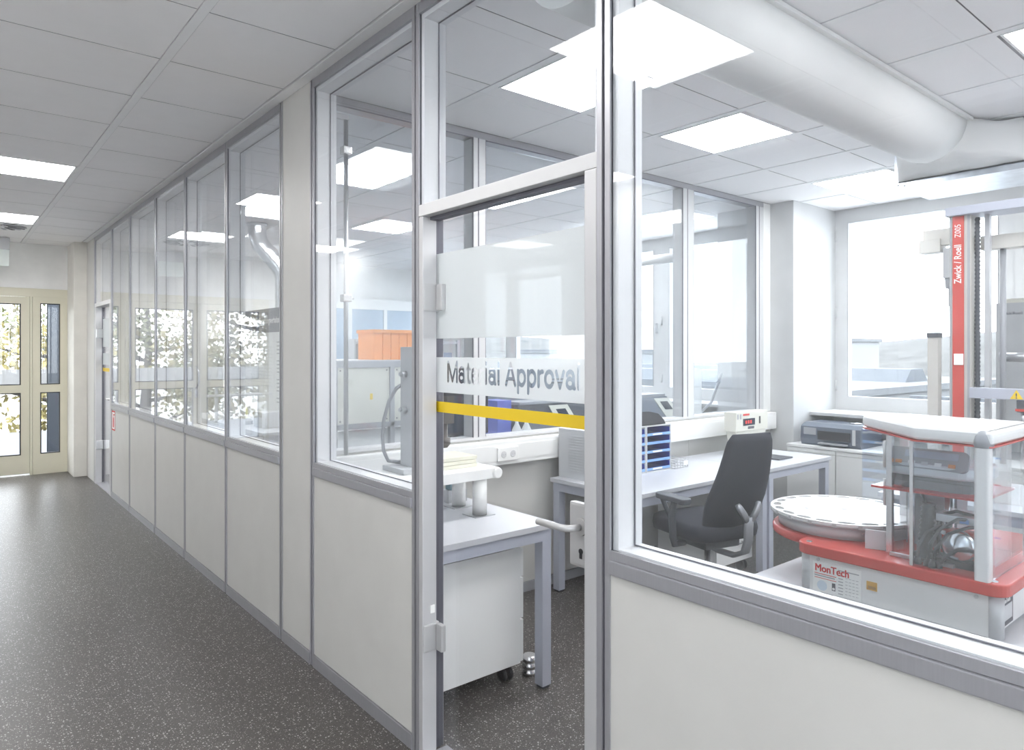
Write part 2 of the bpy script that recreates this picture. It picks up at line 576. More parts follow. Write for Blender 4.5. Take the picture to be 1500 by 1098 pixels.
we = thing('wall_end', 'white wall above the cream doors with a pale square pier', 'wall', (0.5, YEND, 0), kind=S)
B('wall_field', M_white, we, (-1.42, 1.31, YEND, YEND + 0.2, 2.38, CE + 0.05))
B('wall_flank', M_white, we, (-1.42, -1.05, YEND, YEND + 0.2, 0, 2.38))
B('pier', mat('pier_paint', (0.74, 0.72, 0.67), 0.5, bump=0.04), we, (1.31, W0 + 0.06, 10.22, YEND + 0.2, 0, CE + 0.02), bev=0.012)
B('wall_return', M_white, we, (W0 + 0.06, XW, 10.2, 10.4, 0, CE + 0.05))

# cream double door with sidelight
YF = YEND + 0.02
dr = thing('door_3', 'cream framed glazed double door with a narrow sidelight at the corridor end', 'door', (0.2, YF, 0), kind=S)


def leaf(x0, x1, parent, zb=0.02, zt=2.27, side=0.09, glass=True, name='door_leaf', bottom=0.24, mid=(1.05, 1.15)):
    fr = B(name, M_cream, parent, (x0, x0 + side, YF, YF + 0.06, zb, zt), (x1 - side, x1, YF, YF + 0.06, zb, zt), (x0 + side, x1 - side, YF, YF + 0.06, zt - side, zt),
           (x0 + side, x1 - side, YF, YF + 0.06, zb, zb + bottom), (x0 + side, x1 - side, YF, YF + 0.06, mid[0], mid[1]))
    for z0, z1 in ((zb + bottom, mid[0]), (mid[1], zt - side)):
        B('seal', M_seal, fr, (x0 + side, x0 + side + 0.012, YF - 0.002, YF + 0.03, z0, z1), (x1 - side - 0.012, x1 - side, YF - 0.002, YF + 0.03, z0, z1),
          (x0 + side + 0.012, x1 - side - 0.012, YF - 0.002, YF + 0.03, z0, z0 + 0.012), (x0 + side + 0.012, x1 - side - 0.012, YF - 0.002, YF + 0.03, z1 - 0.012, z1))
        B('pane', M_glass, fr, (x0 + side + 0.001, x1 - side - 0.001, YF + 0.03, YF + 0.036, z0 + 0.001, z1 - 0.001))
    return fr


B('door_frame', M_cream, dr, (-1.05, 1.31, YF - 0.01, YF + 0.07, 2.275, 2.38), (-1.05, -0.99, YF - 0.01, YF + 0.07, 0, 2.275), (0.905, 0.93, YF - 0.01, YF + 0.07, 0, 2.275))
lf = leaf(-0.035, 0.9, dr)
leaf(-0.985, -0.045, dr)
leaf(0.935, 1.31, dr, zt=2.275, side=0.08, name='sidelight', zb=0.0, bottom=0.26)
for sx, xx in ((1, 0.02),):
    bm = bmesh.new()
    tube(bm, [(xx, YF - 0.002, 1.36), (xx, YF - 0.06, 1.35), (xx - 0.02, YF - 0.08, 1.27), (xx - 0.02, YF - 0.085, 1.2), (xx - 0.02, YF - 0.08, 1.13), (xx, YF - 0.06, 1.05), (xx, YF - 0.002, 1.04)], 0.012, 10)
    ob('pull_handle', bm, M_chrome, lf)
T('push_bar', M_paper, dr, [(-0.93, YF - 0.05, 0.92), (-0.12, YF - 0.05, 0.92)], 0.02)
B('escutcheon', M_chrome, lf, (-0.01, 0.03, YF - 0.008, YF, 0.9, 1.02), bev=0.003)

# exit sign box at the left frame edge
t = thing('exit_sign', 'small white sign box hanging under the ceiling by the cream doors', 'sign', (0.55, 10.3, 2.6))
B('sign_body', M_lgrey, t, (0.30, 0.665, 10.3, 10.36, 2.80, CE - 0.01))
B('sign_plate', mat('pale_green_plate', (0.66, 0.72, 0.70), 0.3), t, (0.30, 0.66, 10.32, 10.335, 2.60, 2.80))

# ------------------------------------------------------------------ corridor partition
wr = thing('wall_right', 'glazed white office partition with aluminium posts along the corridor', 'wall', (W0, 5, 0), kind=S)
POST = 0.042
EDGES = [8.60, 7.68, 6.63, 5.69, 4.705, 3.755]     # post centres left of the solid panel
SILL0, SILL1 = 0.955, 1.022


def post(y, z0=0.0, z1=CE - 0.004, w=POST, parent=wr):
    p = B('post', M_alud, parent, (W0 + 0.003, W1 - 0.003, y - w / 2 + 0.004, y + w / 2 - 0.004, z0, z1))
    B('post_face', M_alu, p, (W0 - 0.004, W0 + 0.003, y - w / 2, y - 0.006, z0, z1), (W0 - 0.004, W0 + 0.003, y + 0.006, y + w / 2, z0, z1),
      (W1 - 0.003, W1 + 0.003, y - w / 2, y + w / 2, z0, z1))


def bay(y0, y1, parent=wr, glazed=True, z_low=SILL1, panel=True):
    """y0 < y1 are the clear edges between posts"""
    if panel:
        B('lower_panel', M_panel, parent, (W0, W1, y0, y1, 0.062, SILL0 if glazed else CE - 0.004))
        B('base_rail', M_alu, parent, (W0 - 0.007, W1 + 0.004, y0, y1, 0.0, 0.058))
    if not glazed: return
    if panel:
        s = B('sill_rail', M_alu, parent, (W0 - 0.012, W1 + 0.006, y0, y1, SILL0 + 0.002, SILL0 + 0.042), bev=0.003)
        B('sill_lip', M_alu, s, (W0 - 0.004, W0 + 0.006, y0, y1, SILL0 + 0.043, SILL1))
    zt = CE - 0.05
    # white inner reveal of the pane
    B('reveal', M_reveal, parent, (W0 + 0.010, W1, y0, y0 + 0.020, z_low, zt), (W0 + 0.010, W1, y1 - 0.020, y1, z_low, zt),
      (W0 + 0.010, W1, y0 + 0.020, y1 - 0.020, zt - 0.02, zt), (W0 + 0.010, W1, y0 + 0.020, y1 - 0.020, z_low - 0.03, z_low + 0.004))
    B('top_rail', M_alu, parent, (W0 - 0.003, W1, y0, y1, zt, CE - 0.004))
    B('glass_pane', M_glass, parent, (W0 + 0.003, W0 + 0.009, y0 + 0.001, y1 - 0.001, z_low + 0.001, zt - 0.001))
    B('glass_pane', M_glass, parent, (W0 + 0.078, W0 + 0.084, y0 + 0.021, y1 - 0.021, z_low + 0.005, zt - 0.021))
    B('glazing_seal', M_alud, parent, (W0 + 0.074, W0 + 0.078, y0 + 0.021, y0 + 0.024, z_low + 0.005, zt - 0.021), (W0 + 0.074, W0 + 0.078, y1 - 0.024, y1 - 0.021, z_low + 0.005, zt - 0.021),
      (W0 + 0.074, W0 + 0.078, y0 + 0.024, y1 - 0.024, zt - 0.024, zt - 0.021), (W0 + 0.074, W0 + 0.078, y0 + 0.024, y1 - 0.024, z_low + 0.005, z_low + 0.008))


h = POST / 2
for e in EDGES: post(e)
for a, b in zip(EDGES[1:], EDGES[:-1]): bay(a + h, b - h)
SOLID = 3.345
bay(SOLID + h, EDGES[-1] - h, glazed=False)
post(SOLID)
DL, DR_ = 2.36, 1.355            # posts beside the door
post(DL, w=0.05); post(DR_, w=0.05)
bay(DL + 0.025, SOLID - h)
BIG = -0.75
bay(BIG + h, DR_ - 0.025)
post(BIG)
bay(-1.75, BIG - h); post(-1.77)
B('end_panel', M_panel, wr, (W0, W1, -2.5, -1.79, 0, CE))
# above the near door: transom and glazed light
B('transom', M_aluw, wr, (W0 - 0.004, W1, DR_ + 0.025, DL - 0.025, 2.105, 2.150), bev=0.003)
bay(DR_ + 0.025, DL - 0.025, panel=False, z_low=2.152)

# near door: frameless glass leaf
XD = 1.530
M_jamb = mat('jamb_alu', (0.56, 0.56, 0.575), 0.4, 0.3, var=0.02)
d1 = thing('door_1', 'frameless glass door lettered Material Approval with frosted and yellow bands', 'door', (XD, 1.87, 0), kind=S)
Y0d, Y1d = 1.44, 2.335
B('door_frame', M_jamb, d1, (W0 - 0.004, W1, DR_ + 0.026, Y0d - 0.01, 0, 2.104), (W0 - 0.004, W1 - 0.05, Y1d - 0.03, DL - 0.026, 0, 2.104), bev=0.004)
B('door_stop', M_alud, d1, (W0 + 0.03, XD - 0.006, Y0d, Y1d - 0.03, 2.092, 2.104), (W1 - 0.05, W1, Y1d + 0.004, DL - 0.026, 0, 2.104))
gl = B('glass_leaf', M_glass, d1, (XD, XD + 0.008, Y0d - 0.012, Y1d, 0.015, 2.09))
B('threshold', M_alu, d1, (W0, W1, Y0d, Y1d - 0.03, 0, 0.012))
LB = 0.022
def glyphs():
    """bold sans letters as stroked polylines: (advance, [(points, half width)])"""
    def arc(cx, cy, rx, ry, a0, a1, n=14):
        return [(cx + rx * math.cos(R(a0 + (a1 - a0) * i / n)), cy + ry * math.sin(R(a0 + (a1 - a0) * i / n))) for i in range(n + 1)]
    w = 0.066
    return {
        'M': (0.86, [([(0.07, 0.06), (0.07, 0.66)], w), ([(0.75, 0.06), (0.75, 0.66)], w), ([(0.09, 0.66), (0.41, 0.06)], w * 0.9), ([(0.73, 0.66), (0.41, 0.06)], w * 0.9)]),
        'a': (0.58, [(arc(0.25, 0.36, 0.17, 0.125, 170, 0), w * 0.95), ([(0.42, 0.36), (0.42, 0.06), (0.47, 0.05)], w * 0.95), (arc(0.235, 0.175, 0.165, 0.125, 0, 360), w * 0.9)]),
        't': (0.34, [([(0.15, 0.60), (0.15, 0.14), (0.19, 0.06), (0.28, 0.055)], w), ([(0.02, 0.46), (0.29, 0.46)], w * 0.8)]),
        'e': (0.57, [(arc(0.265, 0.26, 0.205, 0.205, 0, 318, 26), w * 0.95), ([(0.08, 0.26), (0.47, 0.26)], w * 0.75)]),
        'r': (0.38, [([(0.07, 0.06), (0.07, 0.46)], w), (arc(0.27, 0.29, 0.20, 0.17, 175, 80), w * 0.95)]),
        'i': (0.26, [([(0.10, 0.06), (0.10, 0.46)], w), ([(0.10, 0.655), (0.10, 0.665)], w)]),
        'l': (0.26, [([(0.10, 0.06), (0.10, 0.67)], w)]),
        'A': (0.73, [([(0.06, 0.05), (0.34, 0.66)], w), ([(0.62, 0.05), (0.34, 0.66)], w), ([(0.16, 0.22), (0.52, 0.22)], w * 0.85)]),
        'p': (0.60, [([(0.07, -0.15), (0.07, 0.46)], w), (arc(0.28, 0.26, 0.205, 0.205, 0, 360, 26), w * 0.95)]),
        'o': (0.60, [(arc(0.28, 0.26, 0.215, 0.205, 0, 360, 26), w)]),
        'v': (0.54, [([(0.06, 0.47), (0.255, 0.05)], w), ([(0.45, 0.47), (0.255, 0.05)], w)]),
        ' ': (0.26, []),
    }


def film(z0, z1, m, s=None, name='frosted_band'):
    wid = Y1d - Y0d + LB - 0.014
    bm = bmesh.new()
    if not s:
        box(bm, 0, wid, z0, z1, 0, 0.0006)
    else:
        G = glyphs(); segs = []; x = 0.0
        for chx in s:
            adv, st = G[chx]
            for pl, hw in st:
                for p, q in zip(pl[:-1], pl[1:]): segs.append((p[0] + x, p[1], q[0] + x, q[1], hw))
            x += adv
        sx = 0.735 / x; sy = 0.118
        cell = 0.0015
        ny_, nx_ = int((z1 - z0) / cell), int(wid / cell)
        for j in range(ny_):
            gy = ((j + 0.5) * cell - 0.040) / sy
            row = bytearray(nx_)
            for (ax, ay, bx_, by_, hw) in segs:
                if gy < min(ay, by_) - hw or gy > max(ay, by_) + hw: continue
                i0 = max(0, int(((min(ax, bx_) - hw) * sx + 0.082) / cell)); i1 = min(nx_, int(((max(ax, bx_) + hw) * sx + 0.082) / cell) + 2)
                dx, dy = bx_ - ax, by_ - ay; L2 = dx * dx + dy * dy + 1e-12
                for i in range(i0, i1):
                    gx = ((i + 0.5) * cell - 0.082) / sx
                    tt = max(0.0, min(1.0, ((gx - ax) * dx + (gy - ay) * dy) / L2))
                    if (gx - ax - tt * dx) ** 2 + (gy - ay - tt * dy) ** 2 < hw * hw: row[i] = 1
            i = 0
            while i < nx_:
                if row[i]: i += 1; continue
                k = i
                while k < nx_ and not row[k]: k += 1
                xa, xb = i * cell, (wid if k == nx_ else k * cell)
                ya, yb = z0 + j * cell, (z1 if j == ny_ - 1 else z0 + (j + 1) * cell)
                bm.faces.new([bm.verts.new(p) for p in ((xa, ya, 0.0003), (xb, ya, 0.0003), (xb, yb, 0.0003), (xa, yb, 0.0003))])
                i = k
    bm.transform(ALONG_Y((XD - 0.001, Y1d - 0.002, 0)))
    return ob(name, bm, m, gl)


film(1.629, 1.964, M_frost)
film(1.418, 1.556, M_frost, 'Material Approval')
film(1.3395, 1.381, M_yellow, name='yellow_strip')
M_satin = mat('satin_alu', (0.52, 0.52, 0.53), 0.45, 0.4)
for z in (1.79, 0.46):
    hg = B('hinge', M_satin, d1, (W0 - 0.002, XD - 0.002, Y1d - 0.034, Y1d - 0.002, z - 0.055, z + 0.055), bev=0.008)
    B('glass_clamp', M_satin, hg, (XD - 0.022, XD - 0.001, Y1d - 0.075, Y1d - 0.036, z - 0.052, z + 0.052), bev=0.006)
# lock plate and lever
M_satin = mat('satin_alu', (0.52, 0.52, 0.53), 0.45, 0.4)
lk = B('lock_plate', M_satin, d1, (XD - 0.024, XD - 0.001, Y0d + 0.005, Y0d + 0.108, 0.922, 1.118), bev=0.009)
bm = bmesh.new()
cyl(bm, (XD - 0.0245, Y0d + 0.055, 1.048), (XD - 0.034, Y0d + 0.055, 1.048), 0.027, 24)
tube(bm, [(XD - 0.03, Y0d + 0.055, 1.048), (XD - 0.06, Y0d + 0.055, 1.048), (XD - 0.078, Y0d + 0.065, 1.048), (XD - 0.082, Y0d + 0.09, 1.048), (XD - 0.082, Y0d + 0.19, 1.048)], 0.0105, 14)
ob('lever_handle', bm, M_satin, lk)
bm = bmesh.new()
cyl(bm, (XD - 0.026, Y0d + 0.058, 0.972), (XD - 0.0235, Y0d + 0.058, 0.972), 0.0085, 16)
box(bm, XD - 0.026, XD - 0.0235, Y0d + 0.053, Y0d + 0.063, 0.950, 0.968)
ob('keyhole', bm, M_black, lk)
B('maker_label', M_paper, d1, (W0 + 0.03, W0 + 0.05, Y1d - 0.033, Y1d - 0.0305, 0.555, 0.585))

# far door of the same kind
d2 = thing('door_2', 'far frameless glass door with frosted bands and yellow strip', 'door', (XD, 9.1, 0), kind=S)
post(9.66)
B('end_field', M_panel, wr, (W0, W1, 9.682, 10.215, 0, CE - 0.004))
B('transom', M_aluw, wr, (W0 - 0.004, W1, 8.622, 9.638, 2.105, 2.150), bev=0.003)
bay(8.622, 9.638, panel=False, z_low=2.152)
B('door_frame', M_jamb, d2, (W0 - 0.004, W1, 8.622, 8.70, 0, 2.104), (W0 - 0.004, W1 - 0.05, 9.56, 9.638, 0, 2.104))
g2 = B('glass_leaf', M_glass, d2, (XD, XD + 0.008, 8.69, 9.585, 0.015, 2.09))
B('threshold', M_alu, d2, (W0, W1, 8.7, 9.56, 0, 0.012))
for z0, z1, m in ((1.629, 1.964, M_frost), (1.418, 1.556, M_frost), (1.3395, 1.381, M_yellow)):
    B('yellow_strip' if m is M_yellow else 'frosted_band', m, g2, (XD - 0.002, XD - 0.001, 8.70, 9.58, z0, z1))
for z in (1.79, 0.46):
    B('hinge', M_chrome, d2, (W0 - 0.002, XD - 0.002, 9.555, 9.60, z - 0.055, z + 0.055), bev=0.006)
T('lever_handle', M_chrome, d2, [(XD - 0.002, 8.76, 1.048), (XD - 0.07, 8.76, 1.048), (XD - 0.08, 8.79, 1.048), (XD - 0.08, 8.90, 1.048)], 0.011, 10)

# fire extinguisher sticker on the first far panel
t = thing('fire_extinguisher_sign', 'red and white fire extinguisher sticker on the far lower panel', 'sign', (W0 - 0.001, 8.48, 0.8))
B('sticker', M_paper, t, (W0 - 0.002, W0 - 0.0003, 8.40, 8.57, 0.73, 0.94))
B('red_border', M_redink, t, (W0 - 0.003, W0 - 0.002, 8.40, 8.415, 0.73, 0.94), (W0 - 0.003, W0 - 0.002, 8.555, 8.57, 0.73, 0.94), (W0 - 0.003, W0 - 0.002, 8.415, 8.555, 0.925, 0.94), (W0 - 0.003, W0 - 0.002, 8.415, 8.555, 0.73, 0.745))
bm = bmesh.new()
prism(bm, rounded_poly([(0.05, 0.03), (0.10, 0.03), (0.10, 0.14), (0.05, 0.14)], 0.015), 0, 0.001, ALONG_Y((W0 - 0.002, 8.56, 0.73)))
box(bm, W0 - 0.003, W0 - 0.002, 8.475, 8.495, 0.87, 0.905); box(bm, W0 - 0.003, W0 - 0.002, 8.43, 8.475, 0.893, 0.905)
ob('extinguisher_pictogram', bm, M_redink, t)

# ------------------------------------------------------------------ dividing partition between the rooms
wd = thing('wall_divider', 'half-glazed white partition between the laboratory and the next room', 'wall', (3.8, D0, 0), kind=S)
DIV = [(W1 + 0.02, 2.56), (2.65, 4.67), (4.81, 5.75)]
SZ = 1.045
B('lower_panel', M_panel, wd, (W1, 2.60, D0, D1, 0.065, SZ - 0.02))
B('lower_panel', M_panel, wd, (2.603, 4.74, D0, D1, 0.065, SZ - 0.02))
B('lower_panel', M_panel, wd, (4.743, 5.99, D0, D1, 0.065, SZ - 0.02))
B('base_rail', mat('grey_skirting', (0.36, 0.37, 0.40), 0.5), wd, (W1, 5.99, D0 - 0.008, D1, 0, 0.062))
B('sill_rail', M_aluw, wd, (W1, 5.87, D0 - 0.004, D1, SZ - 0.018, SZ))
B('top_rail', M_alu, wd, (W1, 5.87, D0 - 0.003, D1, CE - 0.045, CE - 0.003))
for x0, x1 in ((W1, W1 + 0.02), (2.56, 2.65), (4.67, 4.81), (5.75, 5.87)):
    p = B('post', M_aluw, wd, (x0, x1, D0 - 0.003, D1 + 0.003, SZ, CE - 0.046))
    B('post_groove', M_alud, p, (x0 + 0.4 * (x1 - x0) - 0.004, x0 + 0.4 * (x1 - x0) + 0.004, D0 - 0.0045, D0 - 0.003, SZ, CE - 0.046))
B('blind_panel', M_white, wd, (5.872, 5.99, D0, D1, SZ - 0.02, CE - 0.003))
for x0, x1 in DIV:
    B('glass_pane', M_glass, wd, (x0 + 0.001, x1 - 0.001, D0 + 0.006, D0 + 0.012, SZ + 0.001, CE - 0.046))
    B('glass_pane', M_glass, wd, (x0 + 0.001, x1 - 0.001, D1 - 0.012, D1 - 0.006, SZ + 0.001, CE - 0.046))
    B('glazing_seal', M_alud, wd, (x0 + 0.001, x0 + 0.006, D0, D0 + 0.005, SZ, CE - 0.046), (x1 - 0.006, x1 - 0.001, D0, D0 + 0.005, SZ, CE - 0.046), (x0 + 0.006, x1 - 0.006, D0, D0 + 0.005, CE - 0.051, CE - 0.046))

# white cable duct along the partition
t = thing('cable_duct', 'white cable trunking running along the dividing partition above the desks', 'trunking', (3.8, D0 - 0.005, 0.86))
B('duct_body', M_white, t, (W1 + 0.02, 5.98, D0 - 0.070, D0 - 0.010, 0.865, 1.018), bev=0.010)
B('duct_cover', M_white, t, (W1 + 0.03, 5.97, D0 - 0.074, D0 - 0.0705, 0.895, 0.99))


def socket(x, z, lab):
    s = thing('power_socket', lab, 'socket', (x, D0 - 0.075, z))
    B('socket_plate', M_white, s, (x - 0.085, x + 0.085, D0 - 0.086, D0 - 0.0745, z - 0.042, z + 0.042), bev=0.004)
    for k in (-1, 1):
        bm = bmesh.new(); lathe(bm, (x + k * 0.037, D0 - 0.0865, z), [(0.022, 0.0015), (0.022, -0.0005), (0.020, -0.002), (0.018, -0.001)], 20, 'Y'); u = ob('socket_insert', bm, M_aluw, s)
        bm = bmesh.new()
        for q in (-1, 1): cyl(bm, (x + k * 0.037 + q * 0.009, D0 - 0.0885, z), (x + k * 0.037 + q * 0.009, D0 - 0.0865, z), 0.003, 8)
        ob('pin_hole', bm, M_grey, u)


socket(2.77, 0.933, 'white double power socket on the cable trunking above the first desk')

# vertical steel pipe in the corner behind the corridor pane
t = thing('steel_pipe', 'thin vertical steel pipe with clamps in the laboratory corner', 'pipe', (1.665, 3.40, 0.9))
T('pipe', M_steel, t, [(1.665, 3.40, 1.03), (1.665, 3.40, 2.80)], 0.012, 12)
B('top_bracket', M_steel, t, (1.60, 1.677, 3.388, 3.412, 2.80, 2.825))
for z in (2.64, 1.86):
    B('clamp', M_chrome, t, (1.642, 1.69, 3.38, 3.425, z - 0.02, z + 0.02), bev=0.005)
    T('clamp_screw', M_steel, t, [(1.69, 3.40, z), (1.71, 3.40, z)], 0.006, 8)

# ------------------------------------------------------------------ window wall
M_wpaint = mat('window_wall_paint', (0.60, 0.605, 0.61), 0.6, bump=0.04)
ww = thing('wall_outer', 'white outer wall with large windows', 'wall', (XW, 3, 0), kind=S)
WZ0, WZ1 = 1.015, 2.945
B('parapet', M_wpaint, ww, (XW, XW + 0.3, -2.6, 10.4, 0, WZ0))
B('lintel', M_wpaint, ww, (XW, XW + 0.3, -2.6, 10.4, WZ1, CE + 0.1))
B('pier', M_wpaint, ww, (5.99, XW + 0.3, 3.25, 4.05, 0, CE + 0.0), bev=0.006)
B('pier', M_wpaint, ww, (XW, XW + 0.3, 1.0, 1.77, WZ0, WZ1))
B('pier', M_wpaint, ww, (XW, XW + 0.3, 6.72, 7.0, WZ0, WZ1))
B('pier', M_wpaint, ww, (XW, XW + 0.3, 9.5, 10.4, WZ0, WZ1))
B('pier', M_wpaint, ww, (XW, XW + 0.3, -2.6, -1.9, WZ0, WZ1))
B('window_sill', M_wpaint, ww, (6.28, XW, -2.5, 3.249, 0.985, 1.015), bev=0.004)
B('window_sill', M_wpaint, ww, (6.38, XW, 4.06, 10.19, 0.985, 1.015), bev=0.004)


def window(n, y0, y1, label, mull=()):
    w = thing('window_%d' % n, label, 'window', (XW, (y0 + y1) / 2, WZ0), kind=S)
    ys = [y0] + list(mull) + [y1]
    for a, b in zip(ys[:-1], ys[1:]):
        f_, g_ = 0.125, 0.13
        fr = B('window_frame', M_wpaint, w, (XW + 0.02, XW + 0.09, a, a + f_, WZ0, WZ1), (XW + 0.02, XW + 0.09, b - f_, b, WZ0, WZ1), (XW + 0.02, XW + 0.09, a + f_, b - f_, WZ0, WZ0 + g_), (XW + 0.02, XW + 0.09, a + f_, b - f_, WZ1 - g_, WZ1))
        B('pane', M_glass, fr, (XW + 0.05, XW + 0.058, a + f_, b - f_, WZ0 + g_, WZ1 - g_))
        B('pane_seal', M_grey, fr, (XW + 0.012, XW + 0.0195, a + f_ - 0.004, a + f_, WZ0 + g_, WZ1 - g_), (XW + 0.012, XW + 0.0195, b - f_, b - f_ + 0.004, WZ0 + g_, WZ1 - g_), (XW + 0.012, XW + 0.0195, a + f_, b - f_, WZ1 - g_, WZ1 - g_ + 0.004))
        for z in (1.25, 1.95, 2.7):
            T('hinge', M_wpaint, fr, [(XW + 0.012, b - 0.008, z - 0.05), (XW + 0.012, b - 0.008, z + 0.05)], 0.010, 8)
        B('window_handle', M_lgrey, fr, (XW - 0.03, XW + 0.019, a + 0.05, a + 0.075, 1.80, 1.92), bev=0.004)
    return w


window(1, 1.77, 3.25, 'white framed window behind the printer and the testing machine')
window(2, 4.05, 6.72, 'white framed double window of the neighbouring room beside the pier', (5.38,))
window(3, 7.0, 9.5, 'white framed far double window of the neighbouring room', (8.25,))
window(4, -1.9, 1.0, 'white framed window of the laboratory beyond the picture edge', (-0.45,))

# ================================================================== laboratory furniture
def desk(name, x0, x1, y0, y1, z, label, legs, leg=0.055, th=0.027, apron=0.055):
    t = thing(name, label, 'desk', ((x0 + x1) / 2, (y0 + y1) / 2, 0))
    B('desk_top', M_desk, t, (x0, x1, y0, y1, z - th, z), bev=0.003)
    i = 0.015
    B('apron', M_deskleg, t, (x0 + i, x1 - i, y0 + i, y0 + i + 0.03, z - th - apron, z - th), (x0 + i, x1 - i, y1 - i - 0.03, y1 - i, z - th - apron, z - th),
      (x0 + i, x0 + i + 0.03, y0 + i + 0.03, y1 - i - 0.03, z - th - apron, z - th), (x1 - i - 0.03, x1 - i, y0 + i + 0.03, y1 - i - 0.03, z - th - apron, z - th))
    for lx, ly in legs:
        g = B('leg', M_deskleg, t, (lx, lx + leg, ly, ly + leg, 0.012, z - th - apron), bev=0.003)
        B('foot', M_dark, g, (lx + 0.006, lx + leg - 0.006, ly + 0.006, ly + leg - 0.006, 0, 0.012))
    return t


Z1, Z2 = 0.775, 0.745
desk('desk', 1.60, 2.245, 2.40, 3.39, Z1, 'pale grey desk right behind the glass door carrying the test press', [(1.605, 2.985), (2.175, 2.415), (1.605, 3.32), (2.175, 3.32)])
desk('desk', 3.12, 4.555, 2.65, 3.39, Z2, 'long pale grey desk with the letter tray unit', [(3.135, 2.665), (4.49, 2.665), (3.135, 3.32), (4.49, 3.32)])
desk('desk', 4.56, 5.47, 2.65, 3.39, Z2, 'pale grey desk beside the low white cabinets by the window', [(4.575, 2.665), (5.40, 2.665), (4.575, 3.32), (5.40, 3.32)])


def castor(parent, x, y, r=0.032):
    c = B('castor_fork', M_black, parent, (x - 0.012, x + 0.012, y - 0.02, y + 0.02, r * 1.2, 2 * r + 0.014))
    bm = bmesh.new()
    for s in (-1, 1):
        lathe(bm, (x + s * 0.019, y, r), [(r * 0.6, -0.010), (r, -0.007), (r, 0.007), (r * 0.6, 0.010)], 18, 'X')
    ob('castor_wheel', bm, M_black, c)


# pedestal under the first desk (drawers face the room)
t = thing('drawer_pedestal', 'white rolling drawer unit under the desk behind the door', 'drawer unit', (1.93, 2.8, 0))
B('carcass', M_cab, t, (1.66, 2.155, 2.55, 2.97, 0.085, 0.64), bev=0.002)
for z0, z1 in ((0.50, 0.632), (0.30, 0.492), (0.092, 0.292)):
    d_ = B('drawer_front', M_cab, t, (2.157, 2.175, 2.553, 2.967, z0, z1), bev=0.002)
    T('drawer_handle', M_chrome, d_, [(2.176, 2.68, z1 - 0.05), (2.20, 2.69, z1 - 0.05), (2.20, 2.83, z1 - 0.05), (2.176, 2.84, z1 - 0.05)], 0.005, 8)
for x, y in ((1.70, 2.60), (2.10, 2.60), (1.70, 2.92), (2.10, 2.92)): castor(t, x, y, 0.033)

t = thing('steel_weight', 'stacked shiny steel weight standing on the floor by the rolling drawer unit', 'weight', (2.235, 2.575, 0))
for k in range(3):
    bm = bmesh.new()
    z = k * 0.032
    lathe(bm, (2.235, 2.575, z), [(0.030, 0.0), (0.037, 0.004), (0.037, 0.022), (0.031, 0.026), (0.030, 0.032)], 24)
    ob('weight_disc', bm, M_chrome, t)

# pedestal under the long desk (drawers face the corridor)
t = thing('drawer_pedestal', 'white rolling drawer unit with four drawers behind the office chair', 'drawer unit', (4.68, 3.1, 0))
px0, px1, py0, py1 = 4.10, 4.545, 2.78, 3.28
B('carcass', M_cab, t, (px0, px1, py0 + 0.02, py1, 0.09, 0.60), bev=0.002)
for z0, z1 in ((0.565, 0.597), (0.445, 0.56), (0.285, 0.44), (0.095, 0.28)):
    d_ = B('drawer_front', M_cab, t, (px0 + 0.003, px1 - 0.003, py0, py0 + 0.018, z0, z1), bev=0.002)
    if z1 - z0 > 0.05:
        T('drawer_handle', M_chrome, d_, [(px0 + 0.15, py0 - 0.001, z1 - 0.05), (px0 + 0.155, py0 - 0.025, z1 - 0.05), (px0 + 0.30, py0 - 0.025, z1 - 0.05), (px0 + 0.305, py0 - 0.001, z1 - 0.05)], 0.005, 8)
for x, y in ((px0 + 0.05, py0 + 0.06), (px1 - 0.05, py0 + 0.06), (px0 + 0.05, py1 - 0.05), (px1 - 0.05, py1 - 0.05)): castor(t, x, y, 0.036)

# ------------------------------------------------------------------ press on the first desk
t = thing('raised_bench_plate', 'white steel plate raised on two round legs over the first desk', 'stand', (1.9, 2.85, Z1))
B('plate', M_white, t, (1.62, 2.15, 2.70, 3.02, 0.955, 1.005), bev=0.004)
for (x, y) in ((2.06, 2.75), (2.09, 2.97)):
    bm = bmesh.new(); cyl(bm, (x, y, Z1 + 0.004), (x, y, 0.955), 0.036, 24); lg = ob('leg', bm, M_white, t)
    B('foot_plate', M_steel, lg, (x - 0.065, x + 0.055, y - 0.055, y + 0.055, Z1, Z1 + 0.004))
bm = bmesh.new(); lathe(bm, (2.13, 2.70, 0.98), [(0.022, -0.012), (0.027, -0.008), (0.027, 0.004), (0.012, 0.012)], 18, 'Y'); ob('pivot_bolt', bm, M_white, t)
for (x, y) in ((1.68, 2.76), (1.68, 2.96)):
    bm = bmesh.new(); cyl(bm, (x, y, Z1 + 0.004), (x, y, 0.955), 0.036, 20); lg = ob('leg', bm, M_white, t)
    B('foot_plate', M_steel, lg, (x - 0.06, x + 0.06, y - 0.055, y + 0.055, Z1, Z1 + 0.004))

